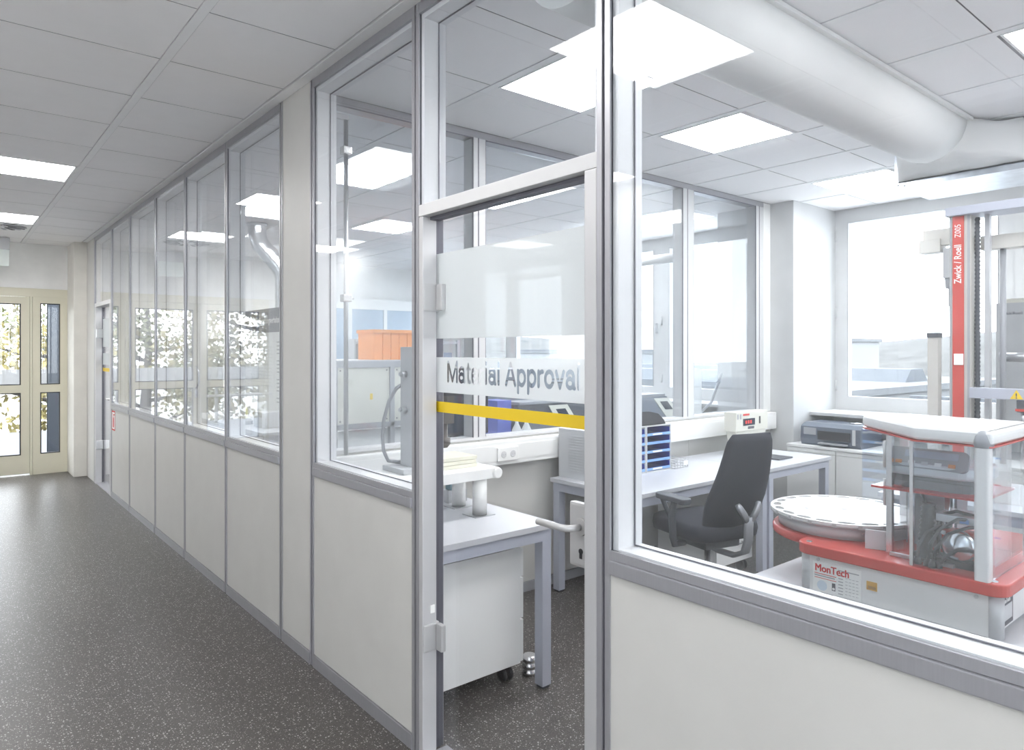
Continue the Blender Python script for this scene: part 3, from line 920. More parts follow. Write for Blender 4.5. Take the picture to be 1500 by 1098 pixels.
t = thing('test_press', 'white column press with a dark spindle and a bent cable', 'press', (1.8, 2.9, 1.006))
B('column', M_lgrey, t, (1.73, 1.83, 2.84, 2.95, 1.03, 1.60), bev=0.004)
B('foot', M_lgrey, t, (1.66, 1.865, 2.80, 3.0, 1.006, 1.03), bev=0.003)
B('arm', mat('spindle_dark', (0.10, 0.09, 0.085), 0.4, 0.3), t, (1.83, 1.97, 2.865, 2.925, 1.44, 1.52), bev=0.004)
sp = B('spindle_head', mat('spindle_dark', (0.10, 0.09, 0.085), 0.4, 0.3), t, (1.905, 1.985, 2.86, 2.93, 1.22, 1.44), bev=0.004)
bm = bmesh.new(); tube(bm, [(1.945, 2.895, 1.22), (1.945, 2.895, 1.15), (1.945, 2.895, 1.148), (1.945, 2.895, 1.118), (1.945, 2.895, 1.10)], [0.02, 0.02, 0.034, 0.034, 0.02], 18); ob('spindle_tip', bm, MATS['spindle_dark'], sp)
B('spindle_cap', M_black, sp, (1.90, 2.02, 2.84, 2.95, 1.36, 1.40))
for z in (1.47, 1.30):
    bm = bmesh.new(); cyl(bm, (1.73, 2.90, z), (1.705, 2.90, z), 0.016, 14); cyl(bm, (1.705, 2.90, z), (1.695, 2.90, z), 0.010, 10); ob('hose_fitting', bm, M_steel, t)
T('cable', M_grey, t, [(1.745, 2.951, 1.42), (1.72, 2.97, 1.40), (1.685, 2.98, 1.34), (1.66, 2.985, 1.25), (1.652, 2.985, 1.17), (1.658, 2.985, 1.10), (1.68, 2.98, 1.05), (1.72, 2.97, 1.042), (1.76, 2.955, 1.04)], 0.009, 10)

for k in range(3):
    z = 1.006 + k * 0.019
    bm = bmesh.new(); box(bm, 1.87, 2.075 - 0.006 * (k % 2), 2.79, 2.98, z, z + 0.0175, bev=0.003)
    o = ob('ivory_plate', bm, M_ivory, None)
    tag(o, ('bottom', 'middle', 'top')[k] + ' ivory plate of the small stack under the press spindle', 'plate', 'ivory plates under the press')

t = thing('bench_vice', 'blue grey vice with a black lever behind the white plate leg', 'vice', (2.18, 2.98, Z1))
B('vice_body', M_teal, t, (2.02, 2.26, 3.04, 3.13, 0.905, 0.968), bev=0.004)
B('vice_jaw', M_teal, t, (2.10, 2.18, 3.06, 3.11, 0.84, 0.905), bev=0.003)
B('vice_foot', M_steel, t, (2.08, 2.20, 3.05, 3.12, Z1, 0.84))
T('vice_lever', M_steel, t, [(2.26, 3.085, 0.935), (2.285, 3.085, 0.93)], 0.006, 8)
bm = bmesh.new(); lathe(bm, (2.315, 3.085, 0.93), [(0.006, -0.034), (0.017, -0.022), (0.02, 0.0), (0.017, 0.022), (0.006, 0.034)], 14, 'X'); ob('lever_knob', bm, M_black, t)

# ------------------------------------------------------------------ letter tray unit
for u in range(3):
    x0 = 3.195 + u * 0.272; x1 = x0 + 0.268; y0, y1 = 3.09, 3.385; z0, z1 = Z2, 1.068
    t = thing('letter_tray_unit', ('grey sorting box of blue drawers at the desk end behind the door post', 'grey sorting box of blue drawers under the black tray', 'grey sorting box of blue drawers beside the wire basket')[u], 'sorting box', ((x0 + x1) / 2, (y0 + y1) / 2, z0), 'sorting boxes on the long desk')
    w = 0.009
    B('case', M_lgrey, t, (x0, x0 + w, y0, y1, z0, z1), (x1 - w, x1, y0, y1, z0, z1), (x0 + w, x1 - w, y0, y1, z0, z0 + w), (x0 + w, x1 - w, y0, y1, z1 - w, z1), (x0 + w, x1 - w, y1 - w, y1, z0 + w, z1 - w))
    if u == 0:
        for k in range(14):
            z = z0 + 0.05 + k * 0.0175
            B('side_rib', M_lgrey, t, (x0 - 0.003, x0, y0 + 0.03, y1 - 0.10, z, z + 0.008))
    for k in range(5):
        za = z0 + w + 0.004 + k * 0.0595
        dw = B('drawer', M_blue, t, (x0 + w + 0.001, x1 - w - 0.001, y0 + 0.006, y1 - w - 0.002, za, za + 0.004), (x0 + w + 0.001, x0 + w + 0.004, y0 + 0.006, y1 - w - 0.002, za + 0.004, za + 0.05), (x1 - w - 0.004, x1 - w - 0.001, y0 + 0.006, y1 - w - 0.002, za + 0.004, za + 0.05),
               (x0 + w + 0.004, x1 - w - 0.004, y1 - w - 0.005, y1 - w - 0.002, za + 0.004, za + 0.05))
        B('drawer_lip', M_lblue, dw, (x0 + w + 0.001, x1 - w - 0.001, y0 + 0.001, y0 + 0.006, za, za + 0.017))
        if (k + u) % 2 == 0 or u == 1:
            B('label_strip', M_paper, dw, (x0 + 0.07, x0 + 0.17, y0 - 0.0005, y0 + 0.001, za + 0.003, za + 0.014))
        if u == 1 and k in (1, 4):
            B('paper_sheet', M_paper, dw, (x0 + 0.02, x1 - 0.04, y0 + 0.02, y1 - 0.03, za + 0.004, za + 0.012))

t = thing('letter_tray', 'black open letter tray lying on the grey sorting boxes', 'tray', (3.72, 3.24, 1.069))
bm = bmesh.new()
box(bm, 3.50, 3.96, 3.10, 3.38, 1.069, 1.073)
for yy in (3.10, 3.376):
    prism(bm, [(0, 0), (0.46, 0), (0.44, 0.03), (0.38, 0.075), (0.28, 0.095), (0.12, 0.098), (0.04, 0.09), (0, 0.06)], 0, 0.004, ALONG_X((3.50, yy + 0.004, 1.069)))
box(bm, 3.50, 3.504, 3.10, 3.38, 1.073, 1.10)
ob('tray_shell', bm, M_black, t)
o = B('paper_stack', M_paper, None, (3.58, 3.90, 3.115, 3.36, 1.0735, 1.082)); tag(o, 'white paper sheets in the black letter tray', 'paper')
o = B('blue_folder', mat('folder_blue', (0.04, 0.03, 0.45), 0.4), None, (3.42, 3.49, 3.12, 3.36, 1.069, 1.105), bev=0.003); tag(o, 'blue folder lying on the grey sorting boxes', 'folder')

# flat wire basket
t = thing('wire_basket', 'small flat grey wire basket beside the blue drawers', 'basket', (4.09, 3.2, Z2))
bm = bmesh.new()
for z in (Z2 + 0.004, Z2 + 0.022, Z2 + 0.042, Z2 + 0.06):
    tube(bm, [(4.025, 3.07, z), (4.175, 3.07, z), (4.175, 3.32, z), (4.025, 3.32, z), (4.025, 3.071, z)], 0.003, 6)
ob('basket_rim', bm, M_lgrey, t)
bm = bmesh.new()
for k in range(6):
    for yy in (3.07, 3.32): tube(bm, [(4.025 + k * 0.03, yy, Z2 + 0.003), (4.025 + k * 0.03, yy, Z2 + 0.062)], 0.002, 5)
for k in range(9):
    for xx in (4.025, 4.175): tube(bm, [(xx, 3.07 + k * 0.031, Z2 + 0.003), (xx, 3.07 + k * 0.031, Z2 + 0.062)], 0.002, 5)
ob('basket_wires', bm, M_lgrey, t)
B('basket_base', M_lgrey, t, (4.03, 4.17, 3.075, 3.315, Z2, Z2 + 0.004))
B('basket_card', M_paper, t, (4.12, 4.168, 3.064, 3.066, Z2 + 0.02, Z2 + 0.05))

# beige instrument on the desk
t = thing('beige_instrument', 'beige bench instrument with a red digit display behind the chair', 'instrument', (5.1, 3.25, Z2))
B('casing', M_beige, t, (4.93, 5.40, 3.16, 3.27, 0.93, 1.085), bev=0.004)
bm = bmesh.new(); prism(bm, [(4.99, 0.75), (5.33, 0.75), (5.385, 0.93), (4.945, 0.93)], -0.09, 0.0, Matrix(((1, 0, 0, 0), (0, 0, -1, 3.17), (0, 1, 0, 0), (0, 0, 0, 1)))); ob('tapered_base', bm, M_beige, t)
B('vent_slots', M_grey, t, (4.945, 4.965, 3.1585, 3.16, 1.03, 1.07), (4.985, 5.005, 3.1585, 3.16, 1.03, 1.07))
B('display', M_screen, t, (5.03, 5.20, 3.157, 3.16, 0.975, 1.03)); B('slot', M_black, t, (5.265, 5.285, 3.157, 3.16, 0.98, 1.04))
B('display_digits', mat('led_red', (0.5, 0.02, 0.02), 0.4, emit=(1, 0.05, 0.03, 0.25)), t, (5.06, 5.08, 3.156, 3.157, 0.99, 1.015), (5.095, 5.115, 3.156, 3.157, 0.99, 1.015), (5.13, 5.15, 3.156, 3.157, 0.99, 1.015))
B('brand_bar', M_redink, t, (5.03, 5.12, 3.158, 3.16, 1.055, 1.07)); B('model_mark', M_ink, t, (5.10, 5.19, 3.158, 3.16, 0.945, 0.965))
T('connector', M_steel, t, [(5.39, 3.24, 0.99), (5.43, 3.24, 0.99)], 0.014, 10)
o = B('notebook', M_dark, None, (4.95, 5.15, 2.80, 3.0, Z2 + 0.001, Z2 + 0.012), bev=0.002); tag(o, 'dark notebook lying on the desk beside the chair back', 'notebook')

# ------------------------------------------------------------------ office chair (local coordinates, sitter looks along +Y)
ch = thing('office_chair', 'black office swivel chair with a tall curved back and grey bracket', 'chair', (3.545, 2.465, 0), rz=R(-13))


def pad(name, sx, sz, th, m, mtx, parent, curve=0.0, taper=0.0, r=0.08):
    """rounded slab: width along x, height along y, thickness along z"""
    out = rounded_poly([(-sx / 2, -sz / 2), (sx / 2, -sz / 2), (sx / 2, sz / 2), (-sx / 2, sz / 2)], r, 6)
    rings = []
    for k, (z, s) in enumerate(((-th / 2, 0.86), (-th / 2 + th * 0.12, 0.97), (0, 1.0), (th / 2 - th * 0.12, 0.97), (th / 2, 0.86))):
        rings.append([mtx @ Vector((x * s * (1 - taper * (y / sz + 0.5)), y * (1 - (1 - s) * 0.5), z - curve * (x / (sx / 2)) ** 2 - curve * 0.6 * math.sin((y / sz + 0.5) * math.pi))) for x, y in out])
    bm = bmesh.new(); loft(bm, rings)
    return ob(name, bm, m, parent, local=True, smooth=True)


pad('seat', 0.50, 0.48, 0.095, M_fabric, Matrix.Translation((0, 0.03, 0.545)), ch, 0.0, 0, 0.10)
H0, H1 = 0.555, 1.125
bm = bmesh.new()
rings = []
for k in range(15):
    u = k / 14
    z = H0 + (H1 - H0) * u
    ww_ = 0.42 * (0.80 + 0.20 * math.sin(min(1, u * 2.6) * math.pi / 2)) * (1 - 0.42 * max(0, u - 0.32)) * (0.90 if k == 14 else 1.0)
    if k == 0: ww_ *= 0.84
    yc = -0.20 - 0.165 * u - 0.022 * math.sin(u * math.pi) + 0.03 * (1 - u) ** 3
    th = 0.075 * (0.5 if k in (0, 14) else 0.85 if k in (1, 13) else 1.0)
    ring = []
    for j in range(24):
        a = 2 * math.pi * j / 24
        cx, cy_ = math.cos(a), math.sin(a)
        x = ww_ / 2 * math.copysign(abs(cx) ** 0.45, cx)
        y = th / 2 * math.copysign(abs(cy_) ** 0.6, cy_)
        ring.append((x, yc + y + 0.04 * (x / 0.21) ** 2, z))
    rings.append(ring)
loft(bm, rings)
ob('backrest', bm, M_fabric, ch, local=True, smooth=True)
# Y shaped bracket behind the back
M_brk = mat('bracket_grey', (0.33, 0.34, 0.37), 0.4, 0.4)
br = None
bm = bmesh.new()
def strap(pts, wd, th):
    rr = []
    for i, (p, w) in enumerate(zip(pts, wd)):
        p = Vector(p); d = (Vector(pts[min(i + 1, len(pts) - 1)]) - Vector(pts[max(i - 1, 0)])).normalized()
        n = Vector((1, 0, 0)).cross(d).normalized(); sd = d.cross(n)
        rr.append([tuple(p + sd * (w * math.copysign(abs(math.cos(q)) ** 0.6, math.cos(q))) + n * (th * math.copysign(abs(math.sin(q)) ** 0.6, math.sin(q)))) for q in [2 * math.pi * j / 12 for j in range(12)]])
    loft(bm, rr)
strap([(0.0, 0.04, 0.435), (0.0, -0.10, 0.415), (0.0, -0.22, 0.42), (0.0, -0.30, 0.46), (0.0, -0.325, 0.53), (0.0, -0.325, 0.60), (0.0, -0.33, 0.66)], [0.022, 0.024, 0.027, 0.03, 0.03, 0.03, 0.034], 0.014)
for s_ in (-1, 1):
    strap([(s_ * 0.012, -0.328, 0.635), (s_ * 0.04, -0.335, 0.675), (s_ * 0.07, -0.33, 0.715), (s_ * 0.078, -0.32, 0.735)], [0.018, 0.019, 0.019, 0.012], 0.013)
ob('back_bracket', bm, M_brk, ch, local=True)
for s in (-1, 1):
    bm = bmesh.new()
    tube(bm, [(s * 0.20, -0.03, 0.47), (s * 0.275, -0.03, 0.47), (s * 0.285, -0.03, 0.51), (s * 0.285, -0.02, 0.63), (s * 0.285, -0.04, 0.72)], [0.016, 0.02, 0.022, 0.022, 0.018], 10)
    tube(bm, [(s * 0.285, -0.015, 0.61), (s * 0.285, 0.07, 0.72)], 0.014, 10)
    ob('arm_support', bm, M_dark, ch, local=True)
    bm = bmesh.new(); prism(bm, rounded_poly([(s * 0.285 - 0.038, -0.16), (s * 0.285 + 0.038, -0.16), (s * 0.285 + 0.038, 0.10), (s * 0.285 - 0.038, 0.10)], 0.03), 0.72, 0.752, bev=0.008)
    ob('armrest', bm, M_dark, ch, local=True)
bm = bmesh.new(); box(bm, -0.13, 0.13, -0.13, 0.14, 0.435, 0.497, bev=0.015); ob('tilt_mechanism', bm, M_dark, ch, local=True)
bm = bmesh.new(); tube(bm, [(0, 0, 0.44), (0, 0, 0.28), (0, 0, 0.278), (0, 0, 0.10)], [0.018, 0.018, 0.028, 0.03], 16); ob('gas_lift', bm, M_black, ch, local=True)
for k in range(5):
    a = R(90 + 72 * k)
    bm = bmesh.new(); tube(bm, [(0.02 * math.cos(a), 0.02 * math.sin(a), 0.10), (0.30 * math.cos(a), 0.30 * math.sin(a), 0.075)], [0.028, 0.016], 10)
    bl = ob('base_arm', bm, M_black, ch, local=True)
    bm = bmesh.new(); lathe(bm, (0.30 * math.cos(a), 0.30 * math.sin(a), 0.03), [(0.02, -0.022), (0.03, -0.018), (0.03, 0.018), (0.02, 0.022)], 16, 'X')
    cyl(bm, (0.30 * math.cos(a), 0.30 * math.sin(a), 0.03), (0.30 * math.cos(a), 0.30 * math.sin(a), 0.075), 0.008, 8)
    ob('castor', bm, M_black, bl)

# ------------------------------------------------------------------ low white cabinets and printer at the window
CX, CZ = 5.865, 0.757
o = B('cabinet_top', M_cab, None, (CX - 0.01, XW - 0.002, -0.9, 3.245, CZ - 0.022, CZ), bev=0.003); tag(o, 'continuous white worktop over the low cabinets by the window', 'worktop')
for k, (a, b) in enumerate(((2.81, 3.245), (2.03, 2.805), (1.25, 2.025), (0.47, 1.245), (-0.31, 0.465))):
    t = thing('low_cabinet', ('low white cabinet in the corner by the pier', 'low white cabinet under the printer', 'low white cabinet behind the turntable machine', 'low white cabinet behind the testing machine', 'low white cabinet beyond the testing machine')[k], 'cabinet', (CX + 0.3, (a + b) / 2, 0), 'low cabinets along the window')
    B('carcass', M_cab, t, (CX + 0.02, XW - 0.004, a, b, 0.06, CZ - 0.023))
    B('plinth', M_grey, t, (CX + 0.05, XW - 0.004, a, b, 0, 0.058))
    dd = B('cabinet_door', M_cab, t, (CX, CX + 0.0195, a + 0.002, b - 0.002, 0.065, CZ - 0.062), bev=0.0015)
    B('front_strip', M_cab, t, (CX, CX + 0.0195, a + 0.002, b - 0.002, CZ - 0.058, CZ - 0.026))

t = thing('printer', 'dark grey inkjet printer on the low cabinet by the window', 'printer', (6.1, 2.8, CZ))
bm = bmesh.new()
prof = [(0, 0), (0.40, 0), (0.40, 0.15), (0.34, 0.19), (0.06, 0.19), (-0.01, 0.16), (-0.02, 0.05)]
prism(bm, prof, 0, 0.52, plane_mtx((5.945, 3.15, CZ + 0.001), (1, 0, 0), (0, 0, 1)))
ob('printer_body', bm, mat('printer_plastic', (0.11, 0.13, 0.17), 0.3), t)
B('output_slot', M_black, t, (5.916, 5.926, 2.71, 2.99, CZ + 0.055, CZ + 0.13)); B('paper_tray', M_grey, t, (5.875, 5.925, 2.73, 2.97, CZ + 0.02, CZ + 0.032), bev=0.003)
B('control_panel', M_grey, t, (5.922, 5.934, 3.01, 3.12, CZ + 0.09, CZ + 0.15), bev=0.003)
bm = bmesh.new(); lathe(bm, (6.14, 2.76, CZ + 0.192), [(0.05, 0), (0.055, 0.006), (0.012, 0.010)], 20); ob('disc_on_lid', bm, M_chrome, t)
B('paper_guide', M_lgrey, t, (5.912, 5.92, 2.665, 2.69, CZ + 0.03, CZ + 0.16))

# ================================================================== turntable rheometer
TZ = 0.72
desk('machine_table', 2.37, 3.35, -0.55, 1.48, TZ, 'white bench under the red turntable machine', [(2.40, -0.52), (3.26, -0.52), (2.40, 1.40), (3.26, 1.40)])
bpy.data.objects['machine_table']['category'] = 'bench'

mt = thing('turntable_tester', 'red and white rubber tester with a notched turntable and clear hood', 'machine', (2.75, 0.97, TZ))
PX0, PX1, PY0, PY1, PZ0, PZ1 = 2.37, 3.12, 0.640, 1.285, 0.862, 0.90
bd = B('body', mat('machine_white', (0.74, 0.74, 0.74), 0.4, var=0.015), mt, (PX0 + 0.03, PX1 - 0.02, PY0 + 0.045, PY1 - 0.035, TZ + 0.012, PZ0))
bm = bmesh.new()
for (x, y) in ((PX0 + 0.047, PY0 + 0.040), (PX0 + 0.047, PY1 - 0.030)):
    cyl(bm, (x, y, TZ + 0.012), (x, y, PZ0 - 0.001), 0.022, 20)
ob('corner_column', bm, M_lgrey, mt)
for (x, y) in ((PX0 + 0.08, PY0 + 0.09), (PX0 + 0.08, PY1 - 0.09), (PX1 - 0.1, PY0 + 0.09), (PX1 - 0.1, PY1 - 0.09)):
    bm = bmesh.new(); cyl(bm, (x, y, TZ), (x, y, TZ + 0.012), 0.03, 16); ob('foot', bm, M_black, mt)
bm = bmesh.new(); prism(bm, rounded_poly([(PX0, PY0), (PX1, PY0), (PX1, PY1), (PX0, PY1)], 0.05, 6), PZ0, PZ1, bev=0.006); ob('red_deck', bm, M_red, mt)
for (x, y) in ((PX0 + 0.035, PY0 + 0.04), (PX0 + 0.035, PY1 - 0.04)):
    bm = bmesh.new(); cyl(bm, (x, y, PZ1 - 0.001), (x, y, PZ1 + 0.002), 0.010, 14); ob('deck_screw', bm, M_chrome, mt)
for (y, z) in ((PY0 + 0.085, 0.845), (PY1 - 0.075, 0.845)):
    bm = bmesh.new(); cyl(bm, (PX0 + 0.03, y, z), (PX0 + 0.026, y, z), 0.006, 12); ob('panel_screw', bm, M_steel, mt)
TC = Vector((2.735, 1.275))
TR = 0.262
bm = bmesh.new(); lathe(bm, (TC.x, TC.y, PZ0 + 0.002), [(TR - 0.006, 0), (TR, 0.006), (TR, 0.028), (TR - 0.006, 0.034)], 48); ob('red_lobe', bm, M_red, mt)
bm = bmesh.new(); lathe(bm, (TC.x, TC.y, PZ1), [(TR - 0.022, 0), (TR - 0.022, 0.046)], 48); rg = ob('turntable_ring', bm, M_lgrey, mt)
# disc with recessed oval pockets along the rim
NN = 20
bm = bmesh.new()
edges = []
def ring_edges(pts):
    vv = [bm.verts.new((x, y, 0.955)) for x, y in pts]
    edges.extend(bm.edges.new((vv[i], vv[(i + 1) % len(vv)])) for i in range(len(vv)))
ring_edges([(TC.x + (TR + 0.008) * math.cos(2 * math.pi * i / 80), TC.y + (TR + 0.008) * math.sin(2 * math.pi * i / 80)) for i in range(80)])
for k in range(NN):
    a = 2 * math.pi * (k + 0.5) / NN
    u = Vector((math.cos(a), math.sin(a))); v = Vector((-u.y, u.x))
    c = TC + u * (TR - 0.018)
    ring_edges([(c.x + u.x * 0.015 * math.cos(q) + v.x * 0.030 * math.sin(q), c.y + u.y * 0.015 * math.cos(q) + v.y * 0.030 * math.sin(q)) for q in [2 * math.pi * i / 14 for i in range(14)]])
bmesh.ops.triangle_fill(bm, use_beauty=True, use_dissolve=False, edges=edges)
r = bmesh.ops.extrude_face_region(bm, geom=list(bm.faces))
bmesh.ops.translate(bm, vec=(0, 0, 0.008), verts=[v for v in r['geom'] if isinstance(v, bmesh.types.BMVert)])
bmesh.ops.recalc_face_normals(bm, faces=bm.faces)
M_disc = mat('disc_white', (0.70, 0.70, 0.70), 0.35, var=0.01)
td = ob('turntable_disc', bm, M_disc, mt)
bm = bmesh.new(); lathe(bm, (TC.x, TC.y, 0.9465), [(TR + 0.004, 0), (TR + 0.008, 0.002), (TR + 0.008, 0.0084)], 80); ob('disc_underside', bm, mat('disc_pocket', (0.42, 0.42, 0.43), 0.4), td)
for k in range(NN):
    a = 2 * math.pi * k / NN
    bm = bmesh.new(); box(bm, TR - 0.004, TR + 0.0095, -0.007, 0.007, 0.9475, 0.9605, mtx=Matrix.Translation((TC.x, TC.y, 0)) @ Matrix.Rotation(a, 4, 'Z')); ob('rim_notch', bm, MATS['disc_pocket'], td)
for (dx, dy) in ((0, 0), (0.13, 0.06), (-0.10, 0.10), (-0.02, -0.15), (0.12, -0.10)):
    bm = bmesh.new(); cyl(bm, (TC.x + dx, TC.y + dy, 0.962), (TC.x + dx, TC.y + dy, 0.9635), 0.008 if dx else 0.012, 14); ob('disc_hole', bm, M_grey, mt)
bm = bmesh.new(); cyl(bm, (TC.x - 0.182, TC.y - 0.155, 0.925), (TC.x - 0.188, TC.y - 0.160, 0.925), 0.007, 12); ob('ring_screw', bm, M_steel, mt)
# hood
P1, P2, P3, P4, P5 = (2.375, 0.675), (2.38, 0.893), (2.655, 1.175), (2.83, 1.10), (2.83, 0.675)
HZ = 1.298
bm = bmesh.new(); prism(bm, rounded_poly([P1, P2, P3, P4, P5], [0.012, 0.03, 0.03, 0.03, 0.012], 4), HZ + 0.002, HZ + 0.046, bev=0.018); ob('hood_lid', bm, mat('hood_white', (0.80, 0.80, 0.80), 0.2, var=0.01), mt)
bm = bmesh.new(); prism(bm, rounded_poly([P1, P2, P3, P4, P5], [0.012, 0.03, 0.03, 0.03, 0.012], 4), HZ - 0.003, HZ + 0.0015); ob('hood_seal', bm, M_red, mt)
bm = bmesh.new(); prism(bm, rounded_poly([(2.373, 0.684), (2.413, 0.684), (2.413, 0.724), (2.373, 0.724)], 0.008, 3), PZ1, HZ); cp_ = ob('hood_post', bm, mat('post_white', (0.72, 0.72, 0.73), 0.35), mt)
bm = bmesh.new(); lathe(bm, (2.393, 0.704, HZ - 0.004), [(0.026, 0), (0.0265, 0.02), (0.024, 0.034), (0.016, 0.046), (0.004, 0.052)], 20); ob('post_cap', bm, M_grey, cp_)
for (x, y) in ((2.81, 0.695), (2.81, 1.08)):
    bm = bmesh.new(); box(bm, x - 0.015, x + 0.015, y - 0.015, y + 0.015, PZ1, HZ - 0.004); ob('hood_post', bm, MATS['post_white'], mt)


def sheet(name, a, b, z0, z1, m=M_plexi, th=0.005, parent=mt):
    a, b = Vector(a), Vector(b)
    n = Vector((b.y - a.y, a.x - b.x)).normalized() * th
    bm = bmesh.new(); prism(bm, [tuple(a), tuple(b), tuple(b + n), tuple(a + n)], z0, z1)
    return ob(name, bm, m, parent)


sheet('hood_pane', (2.388, 0.728), (2.388, 0.893), PZ1 + 0.002, HZ - 0.004)
J = Vector(P2).lerp(Vector(P3), 0.40)
sheet('hood_pane', (2.39, 0.897), tuple(J), PZ1 + 0.002, HZ - 0.004)
dn = sheet('hood_door', tuple(Vector(P2).lerp(Vector(P3), 0.46)), tuple(Vector(P2).lerp(Vector(P3), 0.98)), 0.985, HZ - 0.006)
for z in (1.10, 1.23):
    T('door_hinge', M_lgrey, dn, [(J.x + 0.006, J.y + 0.016, z - 0.045), (J.x + 0.006, J.y + 0.016, z + 0.045)], 0.009, 10)
for q, w_ in ((0.40, 0.009), (0.02, 0.005)):
    c = Vector(P2).lerp(Vector(P3), q)
    bm = bmesh.new(); box(bm, c.x - w_, c.x + w_, c.y - w_, c.y + w_, PZ1, HZ - 0.004); ob('hood_rail', bm, M_chrome, mt)
sheet('hood_pane', (2.42, 0.688), (2.79, 0.688), PZ1 + 0.002, HZ - 0.004)
sheet('hood_pane', (2.80, 0.72), (2.80, 1.06), PZ1 + 0.002, HZ - 0.004)
# grey guard between hood and turntable
bm = bmesh.new()
c0, c1 = Vector(P2).lerp(Vector(P3), 0.42), Vector((2.47, 1.08))
prism(bm, [(c0.x, c0.y), (c0.x + 0.006, c0.y), (c1.x + 0.006, c1.y), (c1.x, c1.y)], PZ1, 0.965); ob('deck_guard', bm, M_lgrey, mt)
# keypad console on its red shelf
B('console_shelf', M_red, mt, (2.47, 2.79, 0.73, 1.06, 1.115, 1.122))
bm = bmesh.new()
prism(bm, rounded_poly([(2.50, 0.74), (2.74, 0.74), (2.74, 1.06), (2.50, 1.06)], 0.09, 6), 1.165, 1.21, bev=0.015); con = ob('console', bm, mat('console_white', (0.72, 0.74, 0.76), 0.3), mt)
bm = bmesh.new(); prism(bm, rounded_poly([(2.52, 0.76), (2.73, 0.76), (2.73, 1.04), (2.52, 1.04)], 0.08, 6), 1.122, 1.166); ob('console_base', bm, M_dark, con)
tl = Matrix.Translation((2.515, 0.90, 1.225)) @ Matrix.Rotation(R(-62), 4, 'Y')
bm = bmesh.new(); prism(bm, rounded_poly([(-0.035, -0.12), (0.035, -0.12), (0.035, 0.12), (-0.035, 0.12)], 0.02), -0.012, 0.0, tl); fp = ob('console_panel', bm, M_grey, con)
bm = bmesh.new(); box(bm, 0.002, 0.026, -0.09, 0.07, 0.0, 0.002, mtx=tl); ob('console_screen', bm, mat('lcd_pale', (0.45, 0.52, 0.62), 0.2), fp)
for k, m in enumerate((M_orange, M_paper, M_lgrey, M_paper, M_orange)):
    bm = bmesh.new(); box(bm, -0.024, -0.012, 0.075 - k * 0.04, 0.095 - k * 0.04, 0.0, 0.003, mtx=tl); ob('console_button', bm, m, fp)
# inner tower, bellows, cables, gauge
B('tower', M_grey, mt, (2.66, 2.76, 0.86, 1.02, PZ1 + 0.001, 1.114))
B('tower_rail', M_chrome, mt, (2.62, 2.635, 0.98, 1.0, PZ1 + 0.001, 1.113), (2.62, 2.635, 0.86, 0.875, PZ1 + 0.001, 1.113))
bm = bmesh.new()
tube(bm, [(2.50 + 0.012 * (k / 24), 0.905 - 0.012 * (k / 24), PZ1 + 0.001 + 0.0075 * k) for k in range(25)], [0.03 if k < 3 else (0.018 if k % 2 else 0.024) for k in range(25)], 14); ob('rubber_bellows', bm, M_black, mt)
CAB = [[(2.42, 0.895, 0.902), (2.425, 0.893, 0.96), (2.44, 0.875, 1.0), (2.48, 0.85, 1.02), (2.55, 0.83, 1.0)],
       [(2.42, 0.865, 0.902), (2.425, 0.86, 0.97), (2.44, 0.835, 1.02), (2.48, 0.80, 1.05), (2.53, 0.76, 1.045)],
       [(2.41, 0.848, 0.902), (2.415, 0.84, 0.96), (2.43, 0.81, 1.01), (2.47, 0.77, 1.03), (2.52, 0.735, 1.03)],
       [(2.42, 0.835, 0.902), (2.42, 0.815, 0.94), (2.43, 0.785, 0.965), (2.45, 0.76, 0.965), (2.48, 0.74, 0.955)],
       [(2.53, 0.87, 0.902), (2.52, 0.87, 0.99), (2.52, 0.855, 1.05), (2.53, 0.82, 1.065), (2.56, 0.76, 1.05)],
       [(2.545, 0.90, 0.902), (2.54, 0.895, 0.97), (2.53, 0.87, 1.02), (2.515, 0.905, 1.08), (2.51, 0.915, 1.112)]]
for c in CAB:
    o = T('black_cable', M_black, mt, c, 0.0055, 8)
    bm = bmesh.new(); lathe(bm, c[0], [(0.013, -0.001), (0.012, 0.008), (0.006, 0.02)], 12); ob('cable_grommet', bm, M_black, o)
bm = bmesh.new(); lathe(bm, (2.475, 0.795, 0.965), [(0.046, 0.012), (0.05, 0.008), (0.05, -0.004), (0.04, -0.012), (0.028, -0.014), (0.012, -0.022), (0.005, -0.024)], 28, 'X'); ob('die_holder', bm, M_chrome, mt)
B('die_block', M_red, mt, (2.49, 2.54, 0.735, 0.85, 0.925, 1.01), bev=0.006)
for (y, z) in ((0.745, 0.93), (0.842, 0.93), (0.745, 1.0), (0.842, 1.0)):
    bm = bmesh.new(); cyl(bm, (2.49, y, z), (2.482, y, z), 0.007, 10); ob('die_bolt', bm, M_chrome, mt)
B('die_foot', M_black, mt, (2.46, 2.55, 0.73, 0.86, PZ1 + 0.001, 0.922))
bm = bmesh.new()
for (x, y) in ((2.50, 0.74), (2.57, 0.86), (2.60, 0.76)): cyl(bm, (x, y, 0.922 if x < 2.56 else PZ1 + 0.001), (x, y, 1.114), 0.008, 12)
ob('guide_rod', bm, M_chrome, mt)
B('upper_block', M_steel, mt, (2.50, 2.62, 0.74, 0.87, 1.03, 1.055), bev=0.004); B('blue_tag', M_lblue, mt, (2.496, 2.4995, 0.775, 0.80, 1.035, 1.048)); B('slide_rail', M_steel, mt, (2.445, 2.457, 0.80, 0.99, PZ1 + 0.001, PZ1 + 0.012))
